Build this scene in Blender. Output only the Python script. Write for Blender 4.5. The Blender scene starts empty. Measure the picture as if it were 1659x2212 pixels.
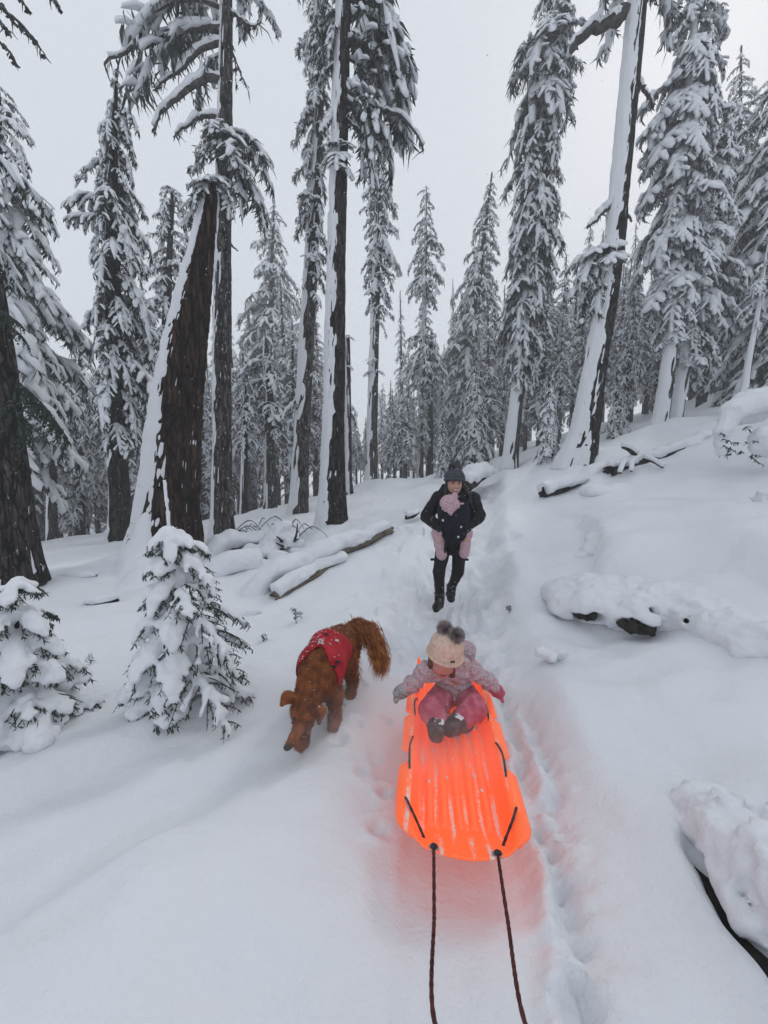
import bpy, math
import numpy as np
from mathutils import Vector

SC = bpy.context.scene
COL = SC.collection
R = math.radians

# ------------------------------------------------------------------ camera
PITCH = R(6.0)
CAMH = 1.5
cam_d = bpy.data.cameras.new('camera')
cam = bpy.data.objects.new('camera', cam_d); COL.objects.link(cam)
cam_d.sensor_fit = 'HORIZONTAL'; cam_d.sensor_width = 36.0; cam_d.lens = 18.0
cam_d.clip_start = 0.02; cam_d.clip_end = 1000
cam.location = (0, 0, CAMH); cam.rotation_euler = (math.pi / 2 - PITCH, 0, 0)
SC.camera = cam

# ------------------------------------------------------------------ overcast sky and soft sun
SUN_EL, SUN_AZ = R(40), R(38)            # behind the cloud, beyond the wood, a little to the right
world = bpy.data.worlds.new('World'); SC.world = world; world.use_nodes = True
wn, wl = world.node_tree.nodes, world.node_tree.links
wn.clear()
sky = wn.new('ShaderNodeTexSky'); sky.sky_type = 'NISHITA'; sky.sun_disc = False
sky.sun_elevation = SUN_EL; sky.sun_rotation = SUN_AZ; sky.dust_density = 3.0
bg1 = wn.new('ShaderNodeBackground'); bg1.inputs[1].default_value = 0.05
wl.new(sky.outputs[0], bg1.inputs[0])
bg2 = wn.new('ShaderNodeBackground'); bg2.inputs[0].default_value = (0.795, 0.84, 0.91, 1); bg2.inputs[1].default_value = 1.0
mx = wn.new('ShaderNodeMixShader'); mx.inputs[0].default_value = 0.88
wo = wn.new('ShaderNodeOutputWorld')
wl.new(bg1.outputs[0], mx.inputs[1]); wl.new(bg2.outputs[0], mx.inputs[2]); wl.new(mx.outputs[0], wo.inputs[0])
sun_d = bpy.data.lights.new('sun', 'SUN'); sun_d.energy = 1.25; sun_d.angle = R(16); sun_d.color = (1, 0.98, 0.95)
sun = bpy.data.objects.new('sun', sun_d); COL.objects.link(sun)
sun.rotation_euler = Vector((-math.sin(SUN_AZ) * math.cos(SUN_EL), -math.cos(SUN_AZ) * math.cos(SUN_EL), -math.sin(SUN_EL))).to_track_quat('-Z', 'Y').to_euler()

SC.view_settings.view_transform = 'Standard'; SC.view_settings.look = 'None'
SC.view_settings.gamma = 1.0; SC.view_settings.exposure = 0.0; SC.view_settings.use_curve_mapping = False
SC.cycles.max_bounces = 5; SC.cycles.diffuse_bounces = 3; SC.cycles.volume_bounces = 1
SC.cycles.transparent_max_bounces = 8; SC.cycles.use_denoising = True
SC.cycles.sample_clamp_indirect = 6.0; SC.cycles.use_adaptive_sampling = True; SC.cycles.adaptive_threshold = 0.03

# ------------------------------------------------------------------ helpers
rng = np.random.default_rng(7)
F = 830.0                                   # focal length in the 1659-wide reading of the photograph

def ray(u, v):
    """direction (x, y, z) in the world of a point read off the photograph"""
    a, b = (u - 829.5) / F, (v - 1106.0) / F
    return np.array([a, math.cos(PITCH) - b * math.sin(PITCH), -(math.sin(PITCH) + b * math.cos(PITCH))])

def P(u, v, d):
    return np.array([0, 0, CAMH]) + ray(u, v) * d

def PY(u, v, y):
    r = ray(u, v)
    return np.array([0, 0, CAMH]) + r * (y / r[1])

def _hash(ix, iy, iz, seed):
    h = (ix.astype(np.int64) * 374761393 + iy.astype(np.int64) * 668265263 + iz.astype(np.int64) * 2147483647 + seed * 974711) & 0xffffffff
    h = ((h ^ (h >> 13)) * 1274126177) & 0xffffffff
    h = h ^ (h >> 16)
    return (h & 0xffff) / 65535.0

def noise(x, y, z=None, seed=0):
    """smooth value noise in -1..1"""
    x = np.asarray(x, float); y = np.asarray(y, float)
    z = np.zeros_like(x) if z is None else np.asarray(z, float)
    x, y, z = np.broadcast_arrays(x, y, z)
    ix, iy, iz = np.floor(x).astype(int), np.floor(y).astype(int), np.floor(z).astype(int)
    fx, fy, fz = x - ix, y - iy, z - iz
    fx, fy, fz = [f * f * f * (f * (f * 6 - 15) + 10) for f in (fx, fy, fz)]
    o = 0
    for a in (0, 1):
        for b in (0, 1):
            for c in (0, 1):
                w = (fx if a else 1 - fx) * (fy if b else 1 - fy) * (fz if c else 1 - fz)
                o = o + w * _hash(ix + a, iy + b, iz + c, seed)
    return o * 2 - 1

def fbm(x, y, z=None, seed=0, o=3, g=0.5):
    s, a = 0, 1.0
    for k in range(o):
        m = 2 ** k
        s = s + a * noise(np.asarray(x) * m, np.asarray(y) * m, None if z is None else np.asarray(z) * m, seed + k * 17)
        a *= g
    return s

def sst(a, b, x):
    t = np.clip((x - a) / (b - a), 0, 1)
    return t * t * (3 - 2 * t)

def mesh(name, V, T=None, Q=None, mats=(), parent=None, smooth=True, mi=None):
    """one mesh object from numpy vertices, triangles and quads"""
    V = np.asarray(V, np.float32).reshape(-1, 3)
    T = np.zeros((0, 3), int) if T is None else np.asarray(T, int).reshape(-1, 3)
    Q = np.zeros((0, 4), int) if Q is None else np.asarray(Q, int).reshape(-1, 4)
    me = bpy.data.meshes.new(name)
    me.vertices.add(len(V)); me.vertices.foreach_set('co', V.ravel())
    loops = np.concatenate([T.ravel(), Q.ravel()]).astype(np.int32)
    me.loops.add(len(loops)); me.loops.foreach_set('vertex_index', loops)
    starts = np.concatenate([np.arange(len(T)) * 3, len(T) * 3 + np.arange(len(Q)) * 4]).astype(np.int32)
    me.polygons.add(len(starts)); me.polygons.foreach_set('loop_start', starts)
    if mi is not None: me.polygons.foreach_set('material_index', np.asarray(mi, np.int32))
    me.update(calc_edges=True)
    me.polygons.foreach_set('use_smooth', np.full(len(starts), bool(smooth)))
    if not isinstance(mats, (list, tuple)): mats = [mats]
    for m in mats: me.materials.append(m)
    me.validate()
    ob = bpy.data.objects.new(name, me); COL.objects.link(ob)
    if parent is not None: ob.parent = parent
    return ob

def tag(o, label=None, cat=None, group=None, kind=None):
    if label: o['label'] = label
    if cat: o['category'] = cat
    if group: o['group'] = group
    if kind: o['kind'] = kind
    return o

def empty(name, loc, label, cat, group=None):
    o = bpy.data.objects.new(name, None); COL.objects.link(o)
    o.location = tuple(float(c) for c in loc); o.empty_display_size = 0.2
    return tag(o, label, cat, group)

def resample(pts, n):
    pts = np.asarray(pts, float)
    s = np.concatenate([[0], np.cumsum(np.linalg.norm(np.diff(pts[:, :3], axis=0), axis=1))])
    t = np.linspace(0, s[-1], n)
    # monotone Catmull-Rom through the points
    out = np.zeros((n, pts.shape[1]))
    idx = np.clip(np.searchsorted(s, t, side='right') - 1, 0, len(pts) - 2)
    f = ((t - s[idx]) / np.maximum(s[idx + 1] - s[idx], 1e-9))[:, None]
    p0, p1, p2, p3 = pts[np.maximum(idx - 1, 0)], pts[idx], pts[idx + 1], pts[np.minimum(idx + 2, len(pts) - 1)]
    out = 0.5 * ((2 * p1) + (-p0 + p2) * f + (2 * p0 - 5 * p1 + 4 * p2 - p3) * f ** 2 + (-p0 + 3 * p1 - 3 * p2 + p3) * f ** 3)
    return out

def tube(pts, rad, nth, ref=(1, 0, 0), disp=None, cap=True):
    """tube round a polyline; rad: one radius per point; disp(th, s) is added to the radius. Returns V, T, Q"""
    pts = np.asarray(pts, float); n = len(pts)
    rad = np.broadcast_to(np.asarray(rad, float), (n,))
    tan = np.gradient(pts, axis=0); tan /= np.linalg.norm(tan, axis=1)[:, None] + 1e-12
    ref = np.asarray(ref, float)
    n1 = ref - (tan @ ref)[:, None] * tan; n1 /= np.linalg.norm(n1, axis=1)[:, None] + 1e-9
    n2 = np.cross(tan, n1)
    th = np.linspace(0, 2 * math.pi, nth, endpoint=False)
    s = np.concatenate([[0], np.cumsum(np.linalg.norm(np.diff(pts, axis=0), axis=1))])
    r = np.repeat(rad[:, None], nth, 1)
    if disp is not None:
        r = r + disp(np.broadcast_to(th, (n, nth)), np.broadcast_to(s[:, None], (n, nth)), r)
    V = pts[:, None] + r[..., None] * (np.cos(th)[None, :, None] * n1[:, None] + np.sin(th)[None, :, None] * n2[:, None])
    V = V.reshape(-1, 3)
    i = np.arange(n - 1)[:, None] * nth; j = np.arange(nth)[None]
    j2 = (j + 1) % nth
    Q = np.stack([i + j, i + j2, i + nth + j2, i + nth + j], -1).reshape(-1, 4)
    T = np.zeros((0, 3), int)
    if cap:
        V = np.concatenate([V, pts[:1], pts[-1:]])
        a, b = len(V) - 2, len(V) - 1
        j = np.arange(nth); j2 = (j + 1) % nth
        T = np.concatenate([np.stack([np.full(nth, a), j2, j], -1), np.stack([np.full(nth, b), (n - 1) * nth + j, (n - 1) * nth + j2], -1)])
    return V, T, Q

class Bag:
    """collects several pieces of geometry for one mesh"""
    def __init__(s): s.V, s.T, s.Q, s.n = [], [], [], 0
    def add(s, V, T=None, Q=None):
        V = np.asarray(V, float).reshape(-1, 3)
        s.V.append(V)
        if T is not None and len(T): s.T.append(np.asarray(T, int).reshape(-1, 3) + s.n)
        if Q is not None and len(Q): s.Q.append(np.asarray(Q, int).reshape(-1, 4) + s.n)
        s.n += len(V)
        return s
    def arrays(s):
        V = np.concatenate(s.V) if s.V else np.zeros((0, 3))
        T = np.concatenate(s.T) if s.T else np.zeros((0, 3), int)
        Q = np.concatenate(s.Q) if s.Q else np.zeros((0, 4), int)
        return V, T, Q
    def build(s, name, mat, parent=None, smooth=True, off=None):
        V, T, Q = s.arrays()
        if off is not None: V = V - np.asarray(off)
        return mesh(name, V, T, Q, mat, parent, smooth)

def sdf_mesh(prims, vox, k=0.03, noise_fn=None, pad=0.03):
    """smooth union of tapered capsules and ellipsoids, meshed with surface nets.
    prims: ('c', a, b, ra, rb) | ('e', centre, radii[, rot 3x3]) ; optional trailing dict k=, cut=True"""
    lo = np.full(3, 1e9); hi = -lo
    for p in prims:
        if isinstance(p[-1], dict) and p[-1].get('cut'): continue
        if p[0] == 'c':
            m = max(p[3], p[4])
            lo = np.minimum(lo, np.minimum(p[1], p[2]) - m); hi = np.maximum(hi, np.maximum(p[1], p[2]) + m)
        else:
            m = max(p[2]) if len(p) > 3 and not isinstance(p[3], dict) else np.asarray(p[2])
            lo = np.minimum(lo, np.asarray(p[1]) - m); hi = np.maximum(hi, np.asarray(p[1]) + m)
    lo -= pad + k * .3; hi += pad + k * .3
    n = np.ceil((hi - lo) / vox).astype(int) + 1
    ax = [lo[i] + np.arange(n[i]) * vox for i in range(3)]
    D = np.full(tuple(n), 1.0)
    for p in prims:
        o = p[-1] if isinstance(p[-1], dict) else {}
        kk = o.get('k', k); cut = o.get('cut', False)
        if p[0] == 'c':
            a, b = np.asarray(p[1], float), np.asarray(p[2], float); m = max(p[3], p[4])
            l2, h2 = np.minimum(a, b) - m, np.maximum(a, b) + m
        else:
            c, r = np.asarray(p[1], float), np.asarray(p[2], float)
            m = r.max(); l2, h2 = c - m, c + m
        mg = kk * 1.6 + 2 * vox + 0.01
        i0 = np.clip(np.floor((l2 - mg - lo) / vox).astype(int), 0, n); i1 = np.clip(np.ceil((h2 + mg - lo) / vox).astype(int) + 1, 0, n)
        if (i1 <= i0).any(): continue
        sl = tuple(slice(i0[i], i1[i]) for i in range(3))
        X = ax[0][sl[0]][:, None, None]; Y = ax[1][sl[1]][None, :, None]; Z = ax[2][sl[2]][None, None, :]
        if p[0] == 'c':
            ab = b - a; L = ab @ ab + 1e-12
            t = np.clip(((X - a[0]) * ab[0] + (Y - a[1]) * ab[1] + (Z - a[2]) * ab[2]) / L, 0, 1)
            d = np.sqrt((X - a[0] - t * ab[0]) ** 2 + (Y - a[1] - t * ab[1]) ** 2 + (Z - a[2] - t * ab[2]) ** 2) - (p[3] + (p[4] - p[3]) * t)
        else:
            x, y, z = X - c[0], Y - c[1], Z - c[2]
            if len(p) > 3 and not isinstance(p[3], dict):
                M = np.asarray(p[3], float)           # columns are the local axes
                x, y, z = (x * M[0, i] + y * M[1, i] + z * M[2, i] for i in range(3))
            q = np.sqrt((x / r[0]) ** 2 + (y / r[1]) ** 2 + (z / r[2]) ** 2)
            g = np.sqrt((x / r[0] ** 2) ** 2 + (y / r[1] ** 2) ** 2 + (z / r[2] ** 2) ** 2) + 1e-9
            d = q * (q - 1) / g
            d = np.maximum(d, -r.min())
        A = D[sl]
        if cut:
            d = -d
            h = np.clip(0.5 - 0.5 * (A - d) / kk, 0, 1)
            D[sl] = A * (1 - h) + d * h + kk * h * (1 - h)
        else:
            h = np.clip(0.5 + 0.5 * (A - d) / kk, 0, 1)
            D[sl] = A * (1 - h) + d * h - kk * h * (1 - h)
    if noise_fn is not None:
        band = np.abs(D) < 0.08
        I = np.argwhere(band)
        W = lo + I * vox
        D[band] += noise_fn(W[:, 0], W[:, 1], W[:, 2])
    # surface nets
    S = D < 0
    c = np.zeros(tuple(n - 1), np.int8)
    for a in (0, 1):
        for b in (0, 1):
            for e in (0, 1):
                c += S[a:n[0] - 1 + a, b:n[1] - 1 + b, e:n[2] - 1 + e]
    cells = np.argwhere((c > 0) & (c < 8))
    idx = np.full(tuple(n - 1), -1, int); idx[tuple(cells.T)] = np.arange(len(cells))
    acc = np.zeros((len(cells), 3)); cnt = np.zeros(len(cells))
    offs = [np.array(o) for o in ((0, 0, 0), (1, 0, 0), (0, 1, 0), (1, 1, 0), (0, 0, 1), (1, 0, 1), (0, 1, 1), (1, 1, 1))]
    for e0 in offs:
        for axi in range(3):
            if e0[axi]: continue
            e1 = e0.copy(); e1[axi] = 1
            d0 = D[tuple((cells + e0).T)]; d1 = D[tuple((cells + e1).T)]
            m = (d0 < 0) != (d1 < 0)
            t = np.where(m, d0 / (d0 - d1 + 1e-20), 0)
            pp = e0 + t[:, None] * (e1 - e0)
            acc[m] += pp[m]; cnt[m] += 1
    V = lo + (cells + acc / cnt[:, None]) * vox
    quads = []
    for axi in range(3):
        b, e = (axi + 1) % 3, (axi + 2) % 3
        sl0 = [slice(None)] * 3; sl1 = [slice(None)] * 3
        sl0[axi] = slice(0, -1); sl1[axi] = slice(1, None)
        s0, s1 = S[tuple(sl0)], S[tuple(sl1)]
        E = np.argwhere(s0 != s1)
        ok = (E[:, b] > 0) & (E[:, e] > 0) & (E[:, b] < n[b] - 1) & (E[:, e] < n[e] - 1)
        E = E[ok]
        fl = s0[tuple(E.T)]
        db = np.zeros(3, int); db[b] = 1; de = np.zeros(3, int); de[e] = 1
        q = np.stack([idx[tuple((E - db - de).T)], idx[tuple((E - de).T)], idx[tuple(E.T)], idx[tuple((E - db).T)]], -1)
        q[~fl] = q[~fl][:, ::-1]
        quads.append(q)
    Q = np.concatenate(quads)
    Q = Q[(Q >= 0).all(1)]
    return V, np.zeros((0, 3), int), Q

def icos(n=1):
    t = (1 + 5 ** .5) / 2
    V = [(-1, t, 0), (1, t, 0), (-1, -t, 0), (1, -t, 0), (0, -1, t), (0, 1, t), (0, -1, -t), (0, 1, -t), (t, 0, -1), (t, 0, 1), (-t, 0, -1), (-t, 0, 1)]
    V = [np.array(v) / np.linalg.norm(v) for v in V]
    T = [(0, 11, 5), (0, 5, 1), (0, 1, 7), (0, 7, 10), (0, 10, 11), (1, 5, 9), (5, 11, 4), (11, 10, 2), (10, 7, 6), (7, 1, 8), (3, 9, 4), (3, 4, 2), (3, 2, 6), (3, 6, 8), (3, 8, 9), (4, 9, 5), (2, 4, 11), (6, 2, 10), (8, 6, 7), (9, 8, 1)]
    for _ in range(n):
        c = {}; N = []
        def mid(a, b):
            k = (min(a, b), max(a, b))
            if k not in c:
                m = V[a] + V[b]; V.append(m / np.linalg.norm(m)); c[k] = len(V) - 1
            return c[k]
        for a, b, d in T:
            e, f, g = mid(a, b), mid(b, d), mid(d, a)
            N += [(a, e, g), (b, f, e), (d, g, f), (e, f, g)]
        T = N
    return np.array(V), np.array(T)

def rotz(a):
    c, s = math.cos(a), math.sin(a)
    return np.array([[c, -s, 0], [s, c, 0], [0, 0, 1.0]])

def basis(x, up=(0, 0, 1)):
    """3x3 with columns (x, y, z): local x along the given direction"""
    x = np.asarray(x, float); x = x / np.linalg.norm(x)
    y = np.cross(up, x); y /= np.linalg.norm(y) + 1e-9
    return np.stack([x, y, np.cross(x, y)], 1)

# ------------------------------------------------------------------ materials
def new_mat(name):
    m = bpy.data.materials.new(name); m.use_nodes = True
    return m, m.node_tree.nodes, m.node_tree.links, m.node_tree.nodes['Principled BSDF']

def nd(ns, t, **kw):
    n = ns.new(t)
    for k, v in kw.items():
        if k.startswith('i_'): n.inputs[k[2:].replace('_', ' ')].default_value = v
        else: setattr(n, k, v)
    return n

def mat_noise(name, c1, c2, scale=8, rough=0.85, bump=0.3, bscale=40, detail=4, lo=0.35, hi=0.65, bdist=0.01, stretch=None, spec=0.3):
    """two-colour noise with a fine bump"""
    m, ns, ls, b = new_mat(name)
    tc = nd(ns, 'ShaderNodeTexCoord')
    src = tc.outputs['Object']
    if stretch:
        mp = nd(ns, 'ShaderNodeMapping'); mp.inputs['Scale'].default_value = stretch
        ls.new(src, mp.inputs[0]); src = mp.outputs[0]
    n1 = nd(ns, 'ShaderNodeTexNoise', i_Scale=scale, i_Detail=detail)
    ls.new(src, n1.inputs['Vector'])
    cr = nd(ns, 'ShaderNodeValToRGB')
    cr.color_ramp.elements[0].position = lo; cr.color_ramp.elements[0].color = (*c1, 1)
    cr.color_ramp.elements[1].position = hi; cr.color_ramp.elements[1].color = (*c2, 1)
    ls.new(n1.outputs[0], cr.inputs[0]); ls.new(cr.outputs[0], b.inputs['Base Color'])
    n2 = nd(ns, 'ShaderNodeTexNoise', i_Scale=bscale, i_Detail=3.0)
    ls.new(src, n2.inputs['Vector'])
    bp = nd(ns, 'ShaderNodeBump', i_Strength=bump, i_Distance=bdist)
    ls.new(n2.outputs[0], bp.inputs['Height']); ls.new(bp.outputs[0], b.inputs['Normal'])
    b.inputs['Roughness'].default_value = rough; b.inputs['Specular IOR Level'].default_value = spec
    return m

def mat_snow(name, fine=120.0, clump=9.0, s1=0.25, s2=0.35, col=(0.75, 0.768, 0.80)):
    m, ns, ls, b = new_mat(name)
    tc = nd(ns, 'ShaderNodeTexCoord')
    n1 = nd(ns, 'ShaderNodeTexNoise', i_Scale=clump, i_Detail=5.0, i_Roughness=0.6)
    n2 = nd(ns, 'ShaderNodeTexNoise', i_Scale=fine, i_Detail=2.0)
    ls.new(tc.outputs['Object'], n1.inputs['Vector']); ls.new(tc.outputs['Object'], n2.inputs['Vector'])
    b1 = nd(ns, 'ShaderNodeBump', i_Strength=s1, i_Distance=0.03)
    b2 = nd(ns, 'ShaderNodeBump', i_Strength=s2, i_Distance=0.004)
    ls.new(n1.outputs[0], b1.inputs['Height']); ls.new(n2.outputs[0], b2.inputs['Height'])
    ls.new(b1.outputs[0], b2.inputs['Normal']); ls.new(b2.outputs[0], b.inputs['Normal'])
    b.inputs['Base Color'].default_value = (*col, 1); b.inputs['Roughness'].default_value = 0.8
    b.inputs['Specular IOR Level'].default_value = 0.25
    return m

def mat_plain(name, c, rough=0.6, spec=0.4, bump=0.0, bscale=200, metal=0.0):
    m, ns, ls, b = new_mat(name)
    b.inputs['Base Color'].default_value = (*c, 1); b.inputs['Roughness'].default_value = rough
    b.inputs['Specular IOR Level'].default_value = spec; b.inputs['Metallic'].default_value = metal
    if bump:
        tc = nd(ns, 'ShaderNodeTexCoord'); n2 = nd(ns, 'ShaderNodeTexNoise', i_Scale=bscale, i_Detail=3.0)
        ls.new(tc.outputs['Object'], n2.inputs['Vector'])
        bp = nd(ns, 'ShaderNodeBump', i_Strength=bump, i_Distance=0.01)
        ls.new(n2.outputs[0], bp.inputs['Height']); ls.new(bp.outputs[0], b.inputs['Normal'])
    return m

M = {}
M['ground'] = mat_snow('snow_ground', 70, 14, 0.35, 0.8)
M['snow'] = mat_snow('snow_clump', 60, 12, 0.5, 0.6)
M['plaster'] = mat_snow('snow_plaster', 55, 14, 0.6, 0.7, (0.73, 0.745, 0.775))
def mat_bark(name, c1, c2, scale, speck=0.66, zs=0.2):
    """furrowed bark: dark cracks, paler plates, rime caught in the furrows"""
    m, ns, ls, b = new_mat(name)
    tc = nd(ns, 'ShaderNodeTexCoord'); mp = nd(ns, 'ShaderNodeMapping'); mp.inputs['Scale'].default_value = (1, 1, zs); ls.new(tc.outputs['Object'], mp.inputs[0])
    n1 = nd(ns, 'ShaderNodeTexNoise', i_Scale=scale, i_Detail=8.0, i_Roughness=0.65); ls.new(mp.outputs[0], n1.inputs['Vector'])
    vo = nd(ns, 'ShaderNodeTexVoronoi', feature='DISTANCE_TO_EDGE', i_Scale=scale * 1.1); 
    wv = nd(ns, 'ShaderNodeVectorMath', operation='MULTIPLY_ADD'); wv.inputs[1].default_value = (.08, .08, .08); ls.new(n1.outputs[1], wv.inputs[0]); ls.new(mp.outputs[0], wv.inputs[2]); ls.new(wv.outputs[0], vo.inputs['Vector'])
    cr = nd(ns, 'ShaderNodeValToRGB'); cr.color_ramp.elements[0].position = 0.38; cr.color_ramp.elements[0].color = (*c1, 1); cr.color_ramp.elements[1].position = 0.70; cr.color_ramp.elements[1].color = (*c2, 1)
    ls.new(n1.outputs[0], cr.inputs[0])
    ck = nd(ns, 'ShaderNodeMapRange'); ck.inputs[1].default_value = 0.0; ck.inputs[2].default_value = 0.12; ck.inputs[3].default_value = 0.12; ck.inputs[4].default_value = 1.0; ls.new(vo.outputs['Distance'], ck.inputs[0])
    mu = nd(ns, 'ShaderNodeMix', data_type='RGBA', blend_type='MULTIPLY'); mu.inputs[0].default_value = 1.0; ls.new(cr.outputs[0], mu.inputs[6]); ls.new(ck.outputs[0], mu.inputs[7])
    n2 = nd(ns, 'ShaderNodeTexNoise', i_Scale=22.0, i_Detail=6.0, i_Roughness=0.7); mp2 = nd(ns, 'ShaderNodeMapping'); mp2.inputs['Scale'].default_value = (1, 1, 0.4); ls.new(tc.outputs['Object'], mp2.inputs[0]); ls.new(mp2.outputs[0], n2.inputs['Vector'])
    sr = nd(ns, 'ShaderNodeValToRGB'); sr.color_ramp.elements[0].position = speck; sr.color_ramp.elements[1].position = speck + 0.06; ls.new(n2.outputs[0], sr.inputs[0])
    mw = nd(ns, 'ShaderNodeMix', data_type='RGBA'); mw.inputs[7].default_value = (0.62, 0.64, 0.67, 1); ls.new(sr.outputs[0], mw.inputs[0]); ls.new(mu.outputs[2], mw.inputs[6]); ls.new(mw.outputs[2], b.inputs['Base Color'])
    hs = nd(ns, 'ShaderNodeMath', operation='MULTIPLY_ADD'); hs.inputs[1].default_value = 0.5; ls.new(n1.outputs[0], hs.inputs[0]); ls.new(ck.outputs[0], hs.inputs[2])
    bp = nd(ns, 'ShaderNodeBump', i_Strength=1.0, i_Distance=0.04); ls.new(hs.outputs[0], bp.inputs['Height']); ls.new(bp.outputs[0], b.inputs['Normal'])
    b.inputs['Roughness'].default_value = 0.95; b.inputs['Specular IOR Level'].default_value = 0.15
    return m
M['bark'] = mat_bark('bark', (0.008, 0.007, 0.0065), (0.085, 0.075, 0.068), 16, 0.64)
M['bark_red'] = mat_bark('bark_red', (0.007, 0.005, 0.0045), (0.085, 0.047, 0.034), 12, 0.68, 0.16)
M['bark_grey'] = mat_bark('bark_grey', (0.02, 0.018, 0.017), (0.15, 0.14, 0.13), 14, 0.60)
M['bark_far'] = mat_noise('bark_frosted', (0.03, 0.028, 0.027), (0.20, 0.195, 0.19), 9, 0.95, 0.6, 24, 5, 0.45, 0.75, 0.02, (1, 1, 0.35))
M['needles'] = mat_noise('needles', (0.017, 0.024, 0.019), (0.19, 0.195, 0.20), 7, 0.8, 0.0, 30, 5, 0.45, 0.80)
M['needles_near'] = mat_noise('needles_near', (0.012, 0.026, 0.017), (0.10, 0.13, 0.11), 18, 0.7, 0.0, 30, 4, 0.40, 0.85)
M['needles_rime'] = mat_noise('needles_rimed', (0.03, 0.035, 0.034), (0.26, 0.27, 0.28), 6, 0.85, 0.0, 30, 5, 0.42, 0.76)
M['twig'] = mat_noise('twig', (0.022, 0.019, 0.018), (0.09, 0.085, 0.08), 14, 0.9, 0.5, 50)
M['deadwood'] = mat_noise('weathered_wood', (0.07, 0.058, 0.045), (0.20, 0.17, 0.135), 5, 0.9, 0.9, 20, 6, 0.35, 0.68, 0.02, (1, 1, 1))
M['soil'] = mat_noise('dark_soil', (0.010, 0.009, 0.008), (0.04, 0.034, 0.028), 12, 0.95, 0.8, 30)
# ------------------------------------------------------------------ terrain
# points read off the photograph (u, v, depth) fix the height of the ground; far points carry it on
CTRL = [(45, 1268, 4.8), (265, 1160, 8.5), (480, 1165, 9.0), (645, 1110, 11.0), (718, 1137, 8.5), (803, 1042, 17.0),
        (905, 1047, 21.0), (1000, 1022, 15.0), (1050, 1030, 12.0), (1100, 1008, 13.5), (1250, 990, 9.2), (1180, 1062, 8.0),
        (1430, 930, 11.5), (1500, 945, 9.3), (1640, 1000, 7.0), (1580, 858, 15.0), (1600, 1130, 4.9), (1420, 1165, 4.6),
        (600, 1282, 5.0), (830, 1158, 6.6), (1000, 1100, 8.2), (110, 1172, 12.0), (530, 1112, 15.0), (1250, 1130, 5.6),
        (960, 1312, 4.3), (1480, 1080, 6.0), (700, 1220, 5.6), (400, 1230, 6.0), (900, 1180, 6.0)]
cp = [P(*c) for c in CTRL]
cp = [tuple(c) for c in cp]
cp += [(0.3, -3, 0.05), (0.3, 0, 0), (0.35, 1.5, 0), (0.45, 2.6, 0.0), (0.0, 3.4, 0.0), (-0.8, 1.5, 0.0), (-1.0, 0, -0.08), (-2.2, 0.5, -0.30), (-2.0, 2.2, -0.08), (-2.8, 3.2, -0.05),
       (-4, -2, -0.6), (1.0, 1.3, 0.02), (1.9, 1.6, 0.22), (2.4, 0.4, 0.45), (2.6, 2.6, 0.20), (1.6, 2.9, 0.02), (4, -1, 0.9), (4.5, 3, 0.85), (7, 4, 1.6),
       (-8, 5, -0.3), (-10, 16, -1.4), (-20, 25, -2.4), (-25, 5, -2.2), (-15, 45, -2.2), (0, 35, 0.4), (0, 60, 0.0), (15, 40, 4.5), (30, 60, 7.0), (20, 20, 6.2), (30, 8, 8.5),
       (-40, 70, -4), (20, -10, 4), (-20, -12, -3), (60, 40, 10), (-60, 20, -5), (0, -25, 0), (0, 110, 0), (80, 100, 9), (-80, 100, -5), (90, -20, 10), (-90, -20, -6), (4.5, 16, 1.9), (-3, 20, 0.1)]
cp = np.array(cp)
CX, CZ = cp[:, :2], cp[:, 2]
def _phi(d2): return 0.5 * d2 * np.log(d2 + 1e-6)
_n = len(cp)
_D2 = ((CX[:, None] - CX[None]) ** 2).sum(-1)
_A = np.zeros((_n + 3, _n + 3)); _A[:_n, :_n] = _phi(_D2) + np.eye(_n) * 0.02
_A[:_n, _n] = 1; _A[:_n, _n + 1:] = CX; _A[_n, :_n] = 1; _A[_n + 1:, :_n] = CX.T
_W = np.linalg.solve(_A, np.concatenate([CZ, np.zeros(3)]))

def base_h(x, y):
    x, y = np.asarray(x, float), np.asarray(y, float)
    o = _W[_n] + _W[_n + 1] * x + _W[_n + 2] * y
    for i in range(_n):
        o = o + _W[i] * _phi((x - CX[i, 0]) ** 2 + (y - CX[i, 1]) ** 2)
    return o

def polydist(x, y, pts):
    """distance to a polyline and signed side (+ right of travel), and the parameter along it"""
    best = np.full(np.shape(x), 1e9); side = np.zeros(np.shape(x)); par = np.zeros(np.shape(x)); s0 = 0.0
    for (ax, ay), (bx, by) in zip(pts[:-1], pts[1:]):
        dx, dy = bx - ax, by - ay; L2 = dx * dx + dy * dy
        t = np.clip(((x - ax) * dx + (y - ay) * dy) / L2, 0, 1)
        ex, ey = x - ax - t * dx, y - ay - t * dy
        d = np.hypot(ex, ey); m = d < best
        best = np.where(m, d, best); side = np.where(m, np.sign(ex * dy - ey * dx), side); par = np.where(m, s0 + t * math.sqrt(L2), par)
        s0 += math.sqrt(L2)
    return best, side, par

def flat_hit(u, v, z=0.0):
    r = ray(u, v); t = (z - CAMH) / r[2]
    return np.array([0, 0, CAMH]) + r * t

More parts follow.
